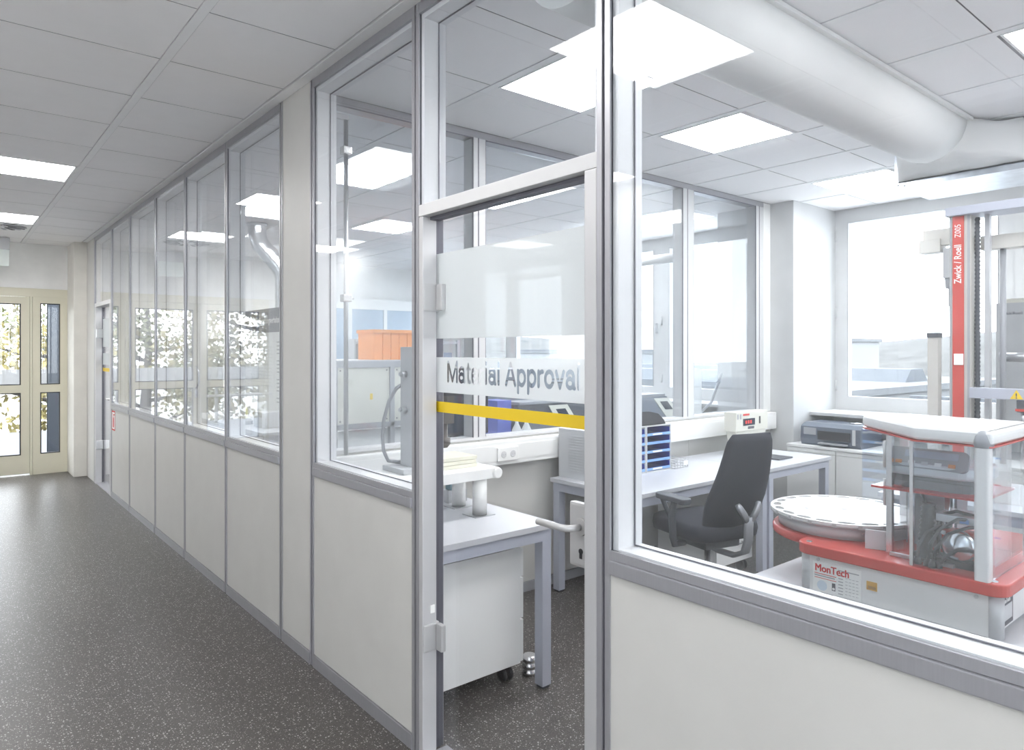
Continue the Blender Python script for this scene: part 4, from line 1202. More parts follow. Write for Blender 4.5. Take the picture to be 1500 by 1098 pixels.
# labels
lb = B('maker_plate', M_paper, mt, (PX0 + 0.0275, PX0 + 0.0299, 1.062, 1.228, 0.722 + 0.012, 0.838))
XL = PX0 + 0.0270
text('maker_name', 'MonTech', 0.036, ALONG_Y((XL, 1.222, 0.805)), M_redink, lb, bold=0.0, sx=0.87, heavy=0.0018)
B('red_rule', M_redink, lb, (XL - 0.0004, XL + 0.0004, 1.145, 1.222, 0.796, 0.7985), (XL - 0.0004, XL + 0.0004, 1.145, 1.222, 0.7815, 0.7835))
B('plate_slogan', M_grey, lb, (XL - 0.0002, XL + 0.0004, 1.150, 1.222, 0.788, 0.7925))
B('plate_heading', M_grey, lb, (XL - 0.0002, XL + 0.0004, 1.068, 1.138, 0.822, 0.8255))
bm = bmesh.new()
for k in range(7): box(bm, XL - 0.0002, XL + 0.0004, 1.122, 1.138, 0.805 - k * 0.0105, 0.808 - k * 0.0105)
for k in range(6):
    for j in range(4): box(bm, XL - 0.0002, XL + 0.0004, 1.070 + j * 0.012, 1.078 + j * 0.012, 0.801 - k * 0.011, 0.8025 - k * 0.011)
ob('plate_print', bm, M_grey, lb)
bm = bmesh.new(); box(bm, XL - 0.0003, XL + 0.0004, 1.148, 1.160, 0.748, 0.774); ob('plate_badge', bm, M_ink, lb)
bm = bmesh.new(); cyl(bm, (XL + 0.0003, 1.154, 0.755), (XL - 0.0006, 1.154, 0.755), 0.0045, 14); ob('badge_ring', bm, M_paper, lb)
bm = bmesh.new(); cyl(bm, (XL + 0.0004, 1.195, 0.757), (XL, 1.195, 0.757), 0.018, 24); ob('pale_seal', bm, mat('pale_blue_ink', (0.62, 0.70, 0.78), 0.6), lb)
o2 = B('test_sticker', mat('sticker_ochre', (0.62, 0.36, 0.08), 0.5), mt, (PX0 + 0.0285, PX0 + 0.0299, 1.010, 1.044, 0.783, 0.812))
text('sticker_year', '2020', 0.013, ALONG_Y((PX0 + 0.028, 1.040, 0.788)), M_ink, o2)
tp = B('type_plate', M_ink, mt, (2.478, 2.592, PY0 + 0.0430, PY0 + 0.0449, TZ + 0.02, 0.835)); B('plate_field', M_lgrey, tp, (2.488, 2.582, PY0 + 0.0424, PY0 + 0.0430, TZ + 0.035, 0.802))
text('plate_name', 'MonTech', 0.019, ALONG_X((2.488, PY0 + 0.0420, 0.811)), M_paper, tp, bold=0.0006)

dh = thing('document_stand', 'stand of white printed sheets behind the hood of the red machine', 'document stand', (3.0, 0.35, TZ))
B('stand_foot', M_lgrey, dh, (2.92, 3.10, 0.22, 0.56, TZ, TZ + 0.012))
for k in range(3):
    sh = B('printed_sheet', M_paper, dh, (2.96 + k * 0.05, 2.965 + k * 0.05, 0.20 - 0.02 * k, 0.58 - 0.02 * k, TZ + 0.0125, 1.34 + 0.03 * k))
    for j in range(9):
        B('print_line', (M_lblue, M_redink, M_grey)[(j + k) % 3], sh, (2.9585 + k * 0.05, 2.9598 + k * 0.05, 0.24 + 0.03 * (j % 3), 0.55 - 0.05 * (j % 2), 0.90 + j * 0.048, 0.906 + j * 0.048))

# ================================================================== tensile tester in front of the window
desk('tester_table', 4.28, 5.20, -0.2, 1.80, 0.75, 'grey bench under the tall red tensile tester', [(4.30, -0.17), (5.12, -0.17), (4.30, 1.72), (5.12, 1.72)])
bpy.data.objects['tester_table']['category'] = 'bench'
zt = thing('tensile_tester', 'tall tensile testing machine with red striped column before the window', 'machine', (4.65, 1.1, 0.75))
M_zbe = mat('tester_beige', (0.55, 0.53, 0.50), 0.45)
B('base', M_zbe, zt, (4.45, 4.95, 0.35, 1.58, 0.752, 0.93), bev=0.008)
ZT = 2.36
for s, ya in ((1, 1.405), (-1, 0.47)):
    cb = B('column', M_zbe, zt, (4.55, 4.68, ya - 0.005, ya + 0.105, 0.93, ZT))
    B('red_strip', M_red, cb, (4.546, 4.55, ya + 0.030, ya + 0.088, 0.94, ZT - 0.002))
    B('column_groove', M_grey, cb, (4.547, 4.55, ya + 0.001, ya + 0.013, 0.94, ZT), (4.547, 4.55, ya + 0.094, ya + 0.101, 0.94, ZT))
    sd = -0.022
    bm = bmesh.new(); tube(bm, [(4.60, ya + sd, 0.93 + 0.012 * k) for k in range(119)], [0.016 if k % 2 else 0.011 for k in range(119)], 8); ob('spindle', bm, M_dark, zt)
    B('guide_profile', M_lgrey, zt, (4.62, 4.66, ya - 0.075, ya - 0.05, 0.93, ZT))
cb0 = [o for o in zt.children if o.name.startswith('column')][0]
text('maker_name', 'Zwick / Roell', 0.052, plane_mtx((4.5455, 1.405 + 0.044, 1.97), (0, 0, 1), (0, 1, 0)), M_paper, cb0, bold=0.0008, sx=0.8)
text('model_name', 'Z005', 0.045, plane_mtx((4.5455, 1.405 + 0.046, 2.235), (0, 0, 1), (0, 1, 0)), M_paper, cb0, sx=0.8)
for o in cb0.children:
    if o.name.startswith(('maker_name', 'model_name')):
        o.data.flip_normals()
        o.data.transform(Matrix.Translation((4.5455, 0, 0)) @ Matrix.Scale(1, 4) @ Matrix.Translation((-4.5455, 0, 0)))
B('switch_plate', M_paper, cb0, (4.540, 4.546, 1.437, 1.485, 1.50, 1.565), bev=0.002)
B('head_beam', M_deskleg, zt, (4.52, 4.72, 0.42, 1.525, ZT, ZT + 0.05), bev=0.004)
cr = B('crosshead', M_deskleg, zt, (4.50, 4.545, 0.50, 1.395, 1.315, 1.375), bev=0.004)
bm = bmesh.new(); prism(bm, [(-0.03, 0), (0.03, 0), (0, 0.05)], 0, 0.001, ALONG_Y((4.4995, 1.17, 1.32))); ws = ob('warning_sign', bm, M_yellow, cr)
text('warning_mark', '!', 0.04, ALONG_Y((4.4982, 1.176, 1.324)), M_ink, ws, bold=0.001)
B('load_cell', M_dark, cr, (4.50, 4.56, 1.12, 1.17, 1.25, 1.315)); B('load_cell_band', M_red, cr, (4.495, 4.565, 1.115, 1.175, 1.255, 1.268)); T('load_rod', M_steel, cr, [(4.53, 1.145, 1.25), (4.53, 1.145, 1.16)], 0.012, 12)
B('grip', M_dark, zt, (4.49, 4.57, 1.07, 1.22, 1.09, 1.16), bev=0.006); T('grip_lever', M_chrome, zt, [(4.49, 1.20, 1.10), (4.44, 1.17, 1.15), (4.43, 1.10, 1.16)], 0.009, 10)
T('lower_rod', M_steel, zt, [(4.53, 1.145, 0.93), (4.53, 1.145, 1.10)], 0.016, 12)
# extensometer carriage reaching past the column
ex = B('extensometer_arm', mat('pale_casting', (0.72, 0.70, 0.66), 0.5), zt, (4.68, 4.76, 1.50, 1.70, 2.22, 2.32), bev=0.004)
B('extensometer_box', MATS['pale_casting'], ex, (4.67, 4.77, 1.60, 1.72, 2.18, 2.26), bev=0.004); B('extensometer_motor', M_lgrey, ex, (4.68, 4.76, 1.535, 1.59, 2.02, 2.20), bev=0.004)
bm = bmesh.new(); tube(bm, [(4.72, 1.565, 2.02), (4.72, 1.565, 1.96), (4.72, 1.565, 1.955), (4.72, 1.565, 1.85)], [0.028, 0.022, 0.006, 0.006], 12); ob('probe', bm, M_grey, ex)
T('probe_tip', M_grey, ex, [(4.72, 1.62, 1.852), (4.72, 1.51, 1.858)], 0.0025, 6)
B('rear_bracket', MATS['pale_casting'], zt, (4.70, 4.80, 1.16, 1.40, 2.17, 2.25), bev=0.004); T('rear_rod', M_grey, zt, [(4.75, 1.30, 0.93), (4.75, 1.30, 2.17)], 0.016, 10)
T('chamber_rod', M_steel, zt, [(4.80, 1.33, 1.545), (4.80, 1.10, 1.545)], 0.028, 16)
t = thing('profile_post', 'short beige aluminium post beside the tensile tester column', 'post', (4.62, 1.575, 0.752))
B('post_body', M_zbe, t, (4.58, 4.64, 1.582, 1.638, 0.752, 1.66)); B('post_cap', M_dark, t, (4.577, 4.643, 1.579, 1.641, 1.66, 1.69))
t = thing('climate_chamber', 'grey temperature chamber with louvred side standing behind the tester', 'chamber', (5.1, 0.95, 0.752))
M_cham = mat('chamber_grey', (0.42, 0.43, 0.45), 0.35, 0.3)
B('chamber_front', M_cham, t, (4.98, 5.06, 1.22, 1.40, 0.752, 1.87), bev=0.003); B('chamber_body', M_beige, t, (5.06, 5.19, 0.55, 1.37, 0.752, 1.90), bev=0.003)
for k in range(16): B('louvre', M_dark, t, (5.045, 5.059, 0.62, 1.19, 1.15 + k * 0.028, 1.164 + k * 0.028))
text('maker_name', 'Zwick/Roell', 0.024, ALONG_Y((4.979, 1.38, 1.80)), M_ink, t)

# ================================================================== textile air duct
du = thing('fabric_air_duct', 'white half-round fabric air duct hanging under the laboratory ceiling', 'air duct', (3, 1.64, CE - 0.2))
DY0, DY1 = 1.445, 1.865
cy, ra, rb = (DY0 + DY1) / 2, (DY1 - DY0) / 2, 0.215
def half_ring(x, k=1.0, sag=0.0):
    return [(x, cy + ra * k * math.cos(a), CE - 0.014 - rb * math.sin(a) - sag * math.sin(a)) for a in [math.pi * i / 20 for i in range(21)]]
bm = bmesh.new()
loft(bm, [half_ring(1.60 + (4.64 - 1.60) * i / 16) for i in range(17)])
ob('fabric_sleeve', bm, M_duct, du)
for yy in (DY0, DY1):
    B('mounting_rail', M_white, du, (1.59, 4.66, yy - 0.022, yy + 0.018, CE - 0.024, CE - 0.006))
bm = bmesh.new()
rings = []
def rect_ring(x, y0, y1, z0, z1, n=21):
    out = []
    for i in range(n):
        u = i / (n - 1)
        if u < 0.25: out.append((x, y1, z1 + (z0 - z1) * u / 0.25))
        elif u < 0.75: out.append((x, y1 + (y0 - y1) * (u - 0.25) / 0.5, z0))
        else: out.append((x, y0, z0 + (z1 - z0) * (u - 0.75) / 0.25))
    return out
r0 = half_ring(4.62, 0.985); r1 = rect_ring(4.93, 1.20, 1.93, 2.70, 2.93)
for i in range(11):
    u = i / 10
    s = u * u * (3 - 2 * u)
    rings.append([tuple(Vector(a).lerp(Vector(b), s) + Vector((0, 0, 1)) * (0.012 * math.sin(u * math.pi) * math.sin(j * 1.9 + u * 9))) for j, (a, b) in enumerate(zip(r0, r1))])
    rings[-1] = [(4.62 + 0.31 * u, p[1], p[2]) for p in rings[-1]]
loft(bm, rings)
ob('fabric_collar', bm, M_duct, du)
t = thing('plenum_box', 'galvanised sheet metal plenum box at the end of the fabric duct', 'duct box', (5.2, 1.5, 2.63))
B('box_shell', M_galv, t, (4.94, 5.50, 0.60, 1.955, 2.665, 2.935), bev=0.002)
B('flange', M_galv, t, (4.918, 4.939, 1.17, 1.96, 2.655, 2.69), (4.918, 4.939, 1.935, 1.96, 2.69, 2.935), (4.918, 4.939, 1.17, 1.195, 2.69, 2.935))
for (y, z) in ((1.94, 2.68), (1.90, 2.672), (1.20, 2.68), (1.94, 2.90)):
    bm = bmesh.new(); cyl(bm, (4.918, y, z), (4.908, y, z), 0.007, 8); ob('bolt', bm, M_steel, t)
for y in (1.945, 0.7): T('hanger_rod', M_steel, t, [(4.93, y, 2.69), (4.93, y, CE)], 0.004, 6)

# ================================================================== neighbouring room
desk('work_bench', 1.98, 2.56, 5.5, 7.75, 0.93, 'white work bench below the poster board in the next room', [(2.0, 5.52), (2.49, 5.52), (2.0, 7.68), (2.49, 7.68)])
bpy.data.objects['work_bench']['category'] = 'bench'
t = thing('poster_board', 'white poster board with a dark blue heading in the next room', 'poster', (2.6, 6.7, 0.931))
B('board', M_paper, t, (2.52, 2.545, 5.75, 7.55, 0.935, 2.00))
B('heading_band', mat('heading_blue', (0.085, 0.095, 0.16), 0.5), t, (2.517, 2.52, 5.75, 7.55, 1.765, 2.00))
text('heading', 'Numerische Benetzungsverhalten', 0.088, ALONG_Y((2.5165, 7.43, 1.855)), M_paper, t, bold=0.001, sx=0.75)
B('subheading', M_grey, t, (2.5155, 2.5168, 7.24, 7.43, 1.80, 1.815))
bm = bmesh.new()
for k in range(17):
    if k % 5 != 4: box(bm, 2.5185, 2.52, 6.40 - 0.03 * (k % 3), 6.62, 1.66 - k * 0.036, 1.672 - k * 0.036)
for k in range(12): box(bm, 2.519, 2.52, 6.75, 7.45, 1.62 - k * 0.035, 1.622 - k * 0.035)
for k in range(8): box(bm, 2.519, 2.52, 5.85, 6.2, 1.62 - k * 0.05, 1.63 - k * 0.05)
ob('printed_lines', bm, M_grey, t)
t = thing('tape_dispenser', 'grey tape dispenser with a yellow roll on the bench below the poster', 'dispenser', (2.2, 6.3, 0.931))
bm = bmesh.new(); prism(bm, [(0, 0), (0.26, 0), (0.26, 0.03), (0.20, 0.045), (0.05, 0.045), (0, 0.05)], 0, 0.07, ALONG_Y((2.16, 6.5, 0.931))); ob('dispenser_body', bm, M_grey, t)
bm = bmesh.new(); lathe(bm, (2.125, 6.40, 1.02), [(0.045, -0.02), (0.075, -0.02), (0.075, 0.02), (0.045, 0.02)], 24, 'X'); ob('tape_roll', bm, mat('tape_yellow', (0.72, 0.72, 0.30), 0.4), t)
o = B('sample_box', M_lgrey, None, (2.10, 2.28, 5.85, 6.05, 0.931, 1.06), bev=0.003); tag(o, 'small grey box on the bench below the poster', 'box')

# silver spiral duct
t = thing('spiral_duct', 'shiny silver spiral duct bending down from the ceiling of the next room', 'duct', (2.66, 7.45, CE - 0.01))
pts = [(2.64, 7.50, CE - 0.008), (2.64, 7.50, 2.82), (2.66, 7.46, 2.72), (2.78, 7.32, 2.52), (2.83, 7.26, 2.42), (2.84, 7.25, 2.32), (2.84, 7.25, 1.4)]
P_ = []
for a, b in zip(pts[:-1], pts[1:]):
    n = max(2, int((Vector(b) - Vector(a)).length / 0.03))
    P_ += [tuple(Vector(a).lerp(Vector(b), i / n)) for i in range(n)]
P_.append(pts[-1])
bm = bmesh.new(); tube(bm, P_, [0.092 if i % 4 else 0.096 for i in range(len(P_))], 20); ob('duct_tube', bm, mat('duct_silver', (0.70, 0.72, 0.75), 0.22, 0.95), t)
bm = bmesh.new(); lathe(bm, (2.64, 7.50, CE - 0.03), [(0.105, 0), (0.105, 0.028)], 24); ob('ceiling_collar', bm, M_steel, t)
B('duct_outlet', M_white, t, (2.74, 2.94, 7.13, 7.37, 1.10, 1.40)); B('outlet_stand', M_white, t, (2.78, 2.90, 7.19, 7.31, 0, 1.10))

# framed enclosure with orange crate
t = thing('machine_enclosure', 'aluminium framed enclosure with white panels in the next room', 'enclosure', (3.6, 6.4, 0))
B('frame_rail', M_grey, t, (2.90, 4.40, 6.2, 6.25, 1.42, 1.48), (2.90, 4.40, 6.2, 6.25, 0.82, 0.87), (2.90, 2.95, 6.25, 6.98, 1.42, 1.48), (2.90, 2.95, 6.25, 6.98, 0.82, 0.87))
for x in (2.90, 3.52, 4.35):
    B('frame_post', M_grey, t, (x, x + 0.05, 6.2, 6.25, 0.0, 1.42))
B('frame_post', M_grey, t, (2.90, 2.95, 6.93, 6.98, 0, 1.42))
B('frame_post', M_grey, t, (4.35, 4.40, 6.93, 6.98, 0, 1.42))
for x0, x1 in ((2.953, 3.517), (3.573, 4.347)):
    p_ = B('white_panel', M_beige, t, (x0, x1, 6.215, 6.225, 0.873, 1.417))
    for (x, z) in ((x0 + 0.03, 1.39), (x1 - 0.03, 1.39), (x0 + 0.03, 0.90), (x1 - 0.03, 0.90)):
        bm = bmesh.new(); cyl(bm, (x, 6.215, z), (x, 6.211, z), 0.008, 8); ob('panel_screw', bm, M_dark, p_)
B('side_panel', M_beige, t, (2.915, 2.925, 6.253, 6.927, 0.873, 1.417)); B('top_panel', M_lgrey, t, (2.90, 4.40, 6.2, 6.98, 1.4805, 1.49)); B('warning_label', M_yellow, t, (3.30, 3.33, 6.212, 6.2149, 1.10, 1.16)); B('lower_cabinet', M_cab, t, (2.96, 4.34, 6.26, 6.92, 0.03, 0.80))
t = thing('orange_crate', 'orange ribbed plastic crate on top of the white panelled enclosure', 'crate', (3.72, 6.5, 1.491))
B('crate_shell', M_orange, t, (3.42, 4.02, 6.36, 6.375, 1.491, 1.80), (3.42, 4.02, 6.685, 6.70, 1.491, 1.80), (3.42, 3.435, 6.375, 6.685, 1.491, 1.80), (4.005, 4.02, 6.375, 6.685, 1.491, 1.80), (3.435, 4.005, 6.375, 6.685, 1.491, 1.505))
for k in range(7): B('crate_rib', M_orange, t, (3.425 + k * 0.096, 3.437 + k * 0.096, 6.35, 6.36, 1.491, 1.78))
B('crate_rim', M_orange, t, (3.40, 4.04, 6.34, 6.3599, 1.765, 1.80), (3.40, 3.4199, 6.36, 6.70, 1.765, 1.80))
t = thing('vented_cabinet', 'white equipment cabinet with an oval grey grille and red handle', 'cabinet', (3.3, 9.6, 0))
B('casing', M_cab, t, (2.85, 3.75, 9.35, 10.0, 0.02, 1.75), bev=0.01)
bm = bmesh.new(); prism(bm, rounded_poly([(0, 0), (0.17, 0), (0.17, 0.60), (0, 0.60)], 0.08), 0, 0.008, ALONG_X((3.08, 9.35, 1.02))); gr = ob('oval_grille', bm, M_grey, t)
for k in range(14): B('grille_slot', M_dark, gr, (3.095, 3.235, 9.339, 9.342, 1.09 + k * 0.035, 1.10 + k * 0.035))
B('red_handle', M_redink, t, (2.95, 3.02, 9.30, 9.349, 1.42, 1.56), bev=0.005)
t = thing('wall_cabinet', 'white framed glazed wall cabinet on the far wall of the next room', 'wall cabinet', (5.2, 10.05, 1.35))
B('cabinet_box', M_white, t, (4.30, 6.20, 10.02, 10.19, 1.36, 2.40)); B('cabinet_frame', M_white, t, (4.30, 6.20, 9.98, 10.0199, 2.24, 2.40), (4.30, 6.20, 9.98, 10.0199, 1.36, 1.46), (4.30, 4.36, 9.98, 10.0199, 1.46, 2.24), (4.93, 4.99, 9.98, 10.0199, 1.46, 2.24), (5.55, 5.61, 9.98, 10.0199, 1.46, 2.24), (6.14, 6.20, 9.98, 10.0199, 1.46, 2.24))
for x0, x1 in ((4.361, 4.929), (4.991, 5.549), (5.611, 6.139)): B('cabinet_pane', mat('blue_grey_glass', (0.35, 0.45, 0.56), 0.15), t, (x0, x1, 9.995, 10.005, 1.461, 2.239))

# bench behind the dividing partition with instruments
desk('lab_bench', 2.3, 5.85, 3.68, 4.35, 0.90, 'white bench behind the dividing partition', [(2.33, 3.70), (4.0, 3.70), (5.77, 3.70), (2.33, 4.27), (4.0, 4.27), (5.77, 4.27)])
bpy.data.objects['lab_bench']['category'] = 'bench'
t = thing('monitor', 'black flat monitor seen through the frosted door above the yellow strip', 'monitor', (2.8, 3.95, 0.901))
B('screen_housing', M_black, t, (2.50, 3.02, 3.93, 3.965, 1.00, 1.46), bev=0.004); B('screen_glass', M_screen, t, (2.52, 3.0, 3.925, 3.9295, 1.02, 1.44)); B('stand_neck', M_black, t, (2.73, 2.79, 3.966, 3.99, 0.91, 1.12)); B('stand_foot', M_black, t, (2.62, 2.90, 3.90, 4.08, 0.901, 0.912))
for k, (x, lab) in enumerate(((3.35, 'sloping grey bench instrument with a beige keypad panel'), (4.62, 'dark grey bench instrument below the first window of the next room'))):
    t = thing('bench_instrument', lab, 'instrument', (x + 0.4, 4.0, 0.901))
    bm = bmesh.new(); prism(bm, [(0, 0), (0.42, 0), (0.42, 0.27), (0.22, 0.27), (0.03, 0.06)], 0, 0.75 if k == 0 else 0.5, plane_mtx((x, 3.78, 0.901), (0, 1, 0), (0, 0, 1))); ob('casing', bm, M_dark if k == 0 else mat('instrument_slate', (0.13, 0.15, 0.19), 0.4), t)
    mt_ = plane_mtx((x + 0.30, 3.81, 0.962), (1, 0, 0), (0, 0.19, 0.21))
    bm = bmesh.new(); box(bm, 0, 0.2, 0.0, 0.26, 0.001, 0.006, mtx=mt_); kp = ob('keypad_panel', bm, M_beige, t)
    bm = bmesh.new(); box(bm, 0.05, 0.15, 0.13, 0.22, 0.0065, 0.009, mtx=mt_); ob('keypad_screen', bm, M_screen, kp)
    B('cover_lid', M_grey, t, (x + 0.02, x + 0.48, 4.0, 4.19, 1.172, 1.195), bev=0.004)
o = B('blue_box', mat('box_blue', (0.12, 0.16, 0.55), 0.5), None, (3.12, 3.25, 3.95, 4.12, 0.901, 1.22), bev=0.003); tag(o, 'blue storage box standing between the monitor and the sloping instrument', 'box')
for k, x in enumerate((3.16, 3.25)):
    bm = bmesh.new(); lathe(bm, (x, 3.78, 0.901), [(0.035, 0), (0.035, 0.12), (0.012, 0.17), (0.010, 0.21)], 18)
    o = ob('white_bottle', bm, M_paper, None); tag(o, ('white squeeze bottle nearer to the monitor', 'white squeeze bottle nearer to the sloping instrument')[k], 'bottle', 'bottles behind the partition')
o = B('upright_board', M_paper, None, (5.28, 5.46, 3.86, 3.88, 0.901, 1.42)); tag(o, 'white upright board behind the partition above the sorting boxes', 'board')
t = thing('lamp_arm', 'grey slanted arm lamp behind the right partition pane', 'lamp', (5.5, 3.95, 0.901))
bm = bmesh.new(); lathe(bm, (5.56, 3.98, 0.901), [(0.07, 0), (0.07, 0.02), (0.02, 0.03)], 20); ob('lamp_base', bm, M_grey, t)
T('arm', M_grey, t, [(5.56, 3.98, 0.92), (5.62, 3.98, 1.0), (5.78, 3.98, 1.08), (5.92, 3.98, 1.30)], 0.014, 10); T('lamp_head', M_grey, t, [(5.90, 3.98, 1.27), (5.96, 3.98, 1.36)], [0.02, 0.014], 12)
t = thing('drawer_tower', 'tall blue grey drawer tower by the far windows of the next room', 'cabinet', (4.9, 8.9, 0))
B('tower_case', M_lgrey, t, (4.5, 5.2, 8.75, 9.25, 0, 1.75))
for k in range(8): B('drawer', mat('drawer_slate', (0.20, 0.25, 0.36), 0.4), t, (4.53, 5.17, 8.735, 8.749, 0.10 + k * 0.2, 0.27 + k * 0.2))
t = thing('storage_rack', 'mid grey storage rack in the middle of the next room', 'rack', (4.6, 7.6, 0))
for x in (3.95, 5.15):
    for y in (7.35, 7.80): B('upright', M_grey, t, (x, x + 0.04, y, y + 0.04, 0, 1.72))
for k in range(5): B('rack_shelf', M_grey, t, (3.95, 5.19, 7.36, 7.83, 0.15 + k * 0.38, 0.18 + k * 0.38))
B('rack_back', mat('rack_slate', (0.20, 0.22, 0.26), 0.5), t, (3.99, 5.15, 7.805, 7.815, 0.18, 1.70))
for k in range(4):
    o = B('parts_bin', mat('bin_blue_grey', (0.16, 0.20, 0.28), 0.5), None, (4.02 + k * 0.28, 4.26 + k * 0.28, 7.40, 7.78, 1.321, 1.56), bev=0.004)
    tag(o, 'blue grey parts bin on the storage rack, %s from the corridor' % ('first', 'second', 'third', 'fourth')[k], 'bin', 'bins on the storage rack')
t = thing('metal_locker', 'blue grey metal locker standing behind the bench of the next room', 'locker', (3.9, 4.7, 0))
B('locker_body', mat('locker_slate', (0.24, 0.27, 0.31), 0.45), t, (3.30, 4.45, 4.46, 4.90, 0.06, 1.43), bev=0.003)
B('locker_plinth', M_dark, t, (3.32, 4.43, 4.48, 4.88, 0, 0.059))
for x0 in (3.31, 3.885):
    d_ = B('locker_door', MATS['locker_slate'], t, (x0, x0 + 0.555, 4.445, 4.4595, 0.08, 1.41), bev=0.002)
    B('door_vent', M_dark, d_, (x0 + 0.18, x0 + 0.38, 4.4435, 4.445, 1.30, 1.31), (x0 + 0.18, x0 + 0.38, 4.4435, 4.445, 1.33, 1.34))
t = thing('ceiling_pipe', 'white horizontal pipe below the ceiling of the next room', 'pipe', (5.9, 5.2, 2.5))
T('pipe', M_white, t, [(5.9, 4.06, 2.55), (5.9, 7.4, 2.55)], 0.05, 14)
for y in (4.5, 6.9): T('hanger_rod', M_steel, t, [(5.9, y, 2.6), (5.9, y, CE)], 0.006, 6)

# ================================================================== outside
M_conc = mat('terrace_concrete', (0.11, 0.117, 0.127), 0.8, var=0.06)
M_rail = mat('parapet_white', (0.16, 0.16, 0.16), 0.6)
B('terrace', M_conc, None, (-6, 6.5, YEND + 0.21, 17.0, -0.25, -0.04)); tag(bpy.data.objects['terrace'], 'pale concrete terrace outside the cream doors', 'terrace', kind=S)
t = thing('terrace_railing', 'white solid railing band along the terrace edge', 'railing', (0, 16.5, -0.04))
B('rail_band', M_rail, t, (-6, 6.5, 16.4, 16.48, 0.85, 1.22))
for x in range(-6, 7, 2): B('rail_post', M_rail, t, (x, x + 0.06, 16.49, 16.55, -0.04, 1.2))
t = thing('steel_column', 'dark blue steel column on the terrace outside the sidelight', 'column', (1.2, 12.3, -0.04))
B('column_web', mat('column_steel', (0.030, 0.040, 0.058), 0.5, 0.2), t, (1.307, 1.323, 12.2, 12.34, -0.02, 4.2)); B('column_flange', MATS['column_steel'], t, (1.245, 1.385, 12.18, 12.1999, -0.02, 4.2), (1.245, 1.385, 12.3401, 12.36, -0.02, 4.2)); B('column_foot', MATS['column_steel'], t, (1.215, 1.415, 12.15, 12.39, -0.04, -0.021))

M_bark = mat('bark', (0.04, 0.035, 0.03), 0.9, var=0.3, scale=12, bump=0.4, bscale=30)
LEAF = [mat('leaf_yellow', (0.15, 0.125, 0.035), 0.7, var=0.3, scale=2), mat('leaf_ochre', (0.13, 0.11, 0.035), 0.7, var=0.3, scale=2), mat('leaf_green', (0.08, 0.09, 0.03), 0.7, var=0.3, scale=2)]


def tree(x, y, zb, ht, m, label, seed, n=2600):
    rnd = random.Random(seed)
    t = thing('autumn_tree', label, 'tree', (x, y, zb), 'trees beyond the terrace')
    tr = T('trunk', M_bark, t, [(x, y, zb), (x + 0.1, y, zb + ht * 0.3), (x - 0.05, y + 0.1, zb + ht * 0.55), (x + 0.1, y, zb + ht * 0.85)], [ht * 0.028, ht * 0.022, ht * 0.014, 0.02], 8)
    tips = []
    for k in range(14):
        z0 = zb + ht * (0.22 + 0.55 * k / 14)
        a = rnd.uniform(0, 2 * math.pi); L_ = ht * rnd.uniform(0.22, 0.38)
        p0 = Vector((x, y, z0)); p2 = p0 + Vector((math.cos(a) * L_, math.sin(a) * L_, L_ * rnd.uniform(0.2, 0.7)))
        p1 = p0.lerp(p2, 0.5) + Vector((0, 0, -0.05 * L_))
        T('branch', M_bark, tr, [p0, p1, p2], [ht * 0.009, ht * 0.006, 0.012], 6)
        tips += [p0.lerp(p2, q) for q in (0.45, 0.65, 0.85, 1.0)]
    vs_, fs = [], []
    for _ in range(n):
        c = rnd.choice(tips) + Vector((rnd.gauss(0, 1), rnd.gauss(0, 1), rnd.gauss(0, 1))) * ht * 0.055
        s = rnd.uniform(0.06, 0.13)
        u = Vector((rnd.uniform(-1, 1), rnd.uniform(-1, 1), rnd.uniform(-1, 1))).normalized(); v = u.orthogonal().normalized()
        b = len(vs_)
        vs_ += [c - u * s, c - v * s * 0.6, c + u * s, c + v * s * 0.6]
        fs.append((b, b + 1, b + 2, b + 3))
    me = bpy.data.meshes.new('foliage'); me.from_pydata([tuple(p) for p in vs_], [], fs); me.materials.append(m)
    mesh_ob('foliage', me, t, kind='stuff')


tree(2.6, 20.8, -3.5, 7.5, LEAF[0], 'yellow autumn tree nearest to the terrace railing', 1, 4200)
tree(-5.2, 20.6, -3.5, 8.5, LEAF[1], 'ochre autumn tree mirrored in the corridor panes', 2, 5200)
tree(-12.5, 27.0, -3.5, 9.5, LEAF[0], 'yellow autumn tree far to the side behind the ochre one', 3, 4200)
tree(4.4, 36.0, -3.5, 9.0, LEAF[2], 'greenish autumn tree farther behind the sidelight', 4, 4200)
tree(-3.2, 29.0, -3.5, 9.5, LEAF[2], 'greenish autumn tree farther behind the double door', 5, 5200)
tree(-11.5, 38.0, -3.5, 12.0, LEAF[1], 'tall ochre autumn tree at the back of the tree row', 6, 5200)
tree(-1.5, 42.0, -3.5, 13.0, LEAF[1], 'tallest ochre autumn tree behind all the others', 8, 6000)

B('ground', mat('far_ground', (0.30, 0.30, 0.29), 0.9, var=0.15, scale=0.05), None, (-300, 700, -300, 500, -7.2, -7.0)); tag(bpy.data.objects['ground'], 'pale ground far below the windows', 'ground', kind=S)
M_roof = mat('pale_roof', (0.125, 0.13, 0.137), 0.8, var=0.08, scale=0.3)
M_roof2 = mat('grey_roof', (0.085, 0.093, 0.104), 0.7, var=0.08, scale=0.3)
M_wallb = mat('far_wall', (0.22, 0.225, 0.23), 0.8, var=0.06, scale=0.2)
M_bounce = mat('bounce_gravel', (0.74, 0.74, 0.73), 0.9, var=0.1, scale=3)
B('bounce_roof', M_bounce, None, (XW + 0.31, 15.0, -12, 14, -0.9, -0.7)); tag(bpy.data.objects['bounce_roof'], 'added pale roof slab bouncing daylight up through the laboratory windows', 'roof', kind=S)  # unseen reflector, added to throw sky light up at the laboratory ceiling
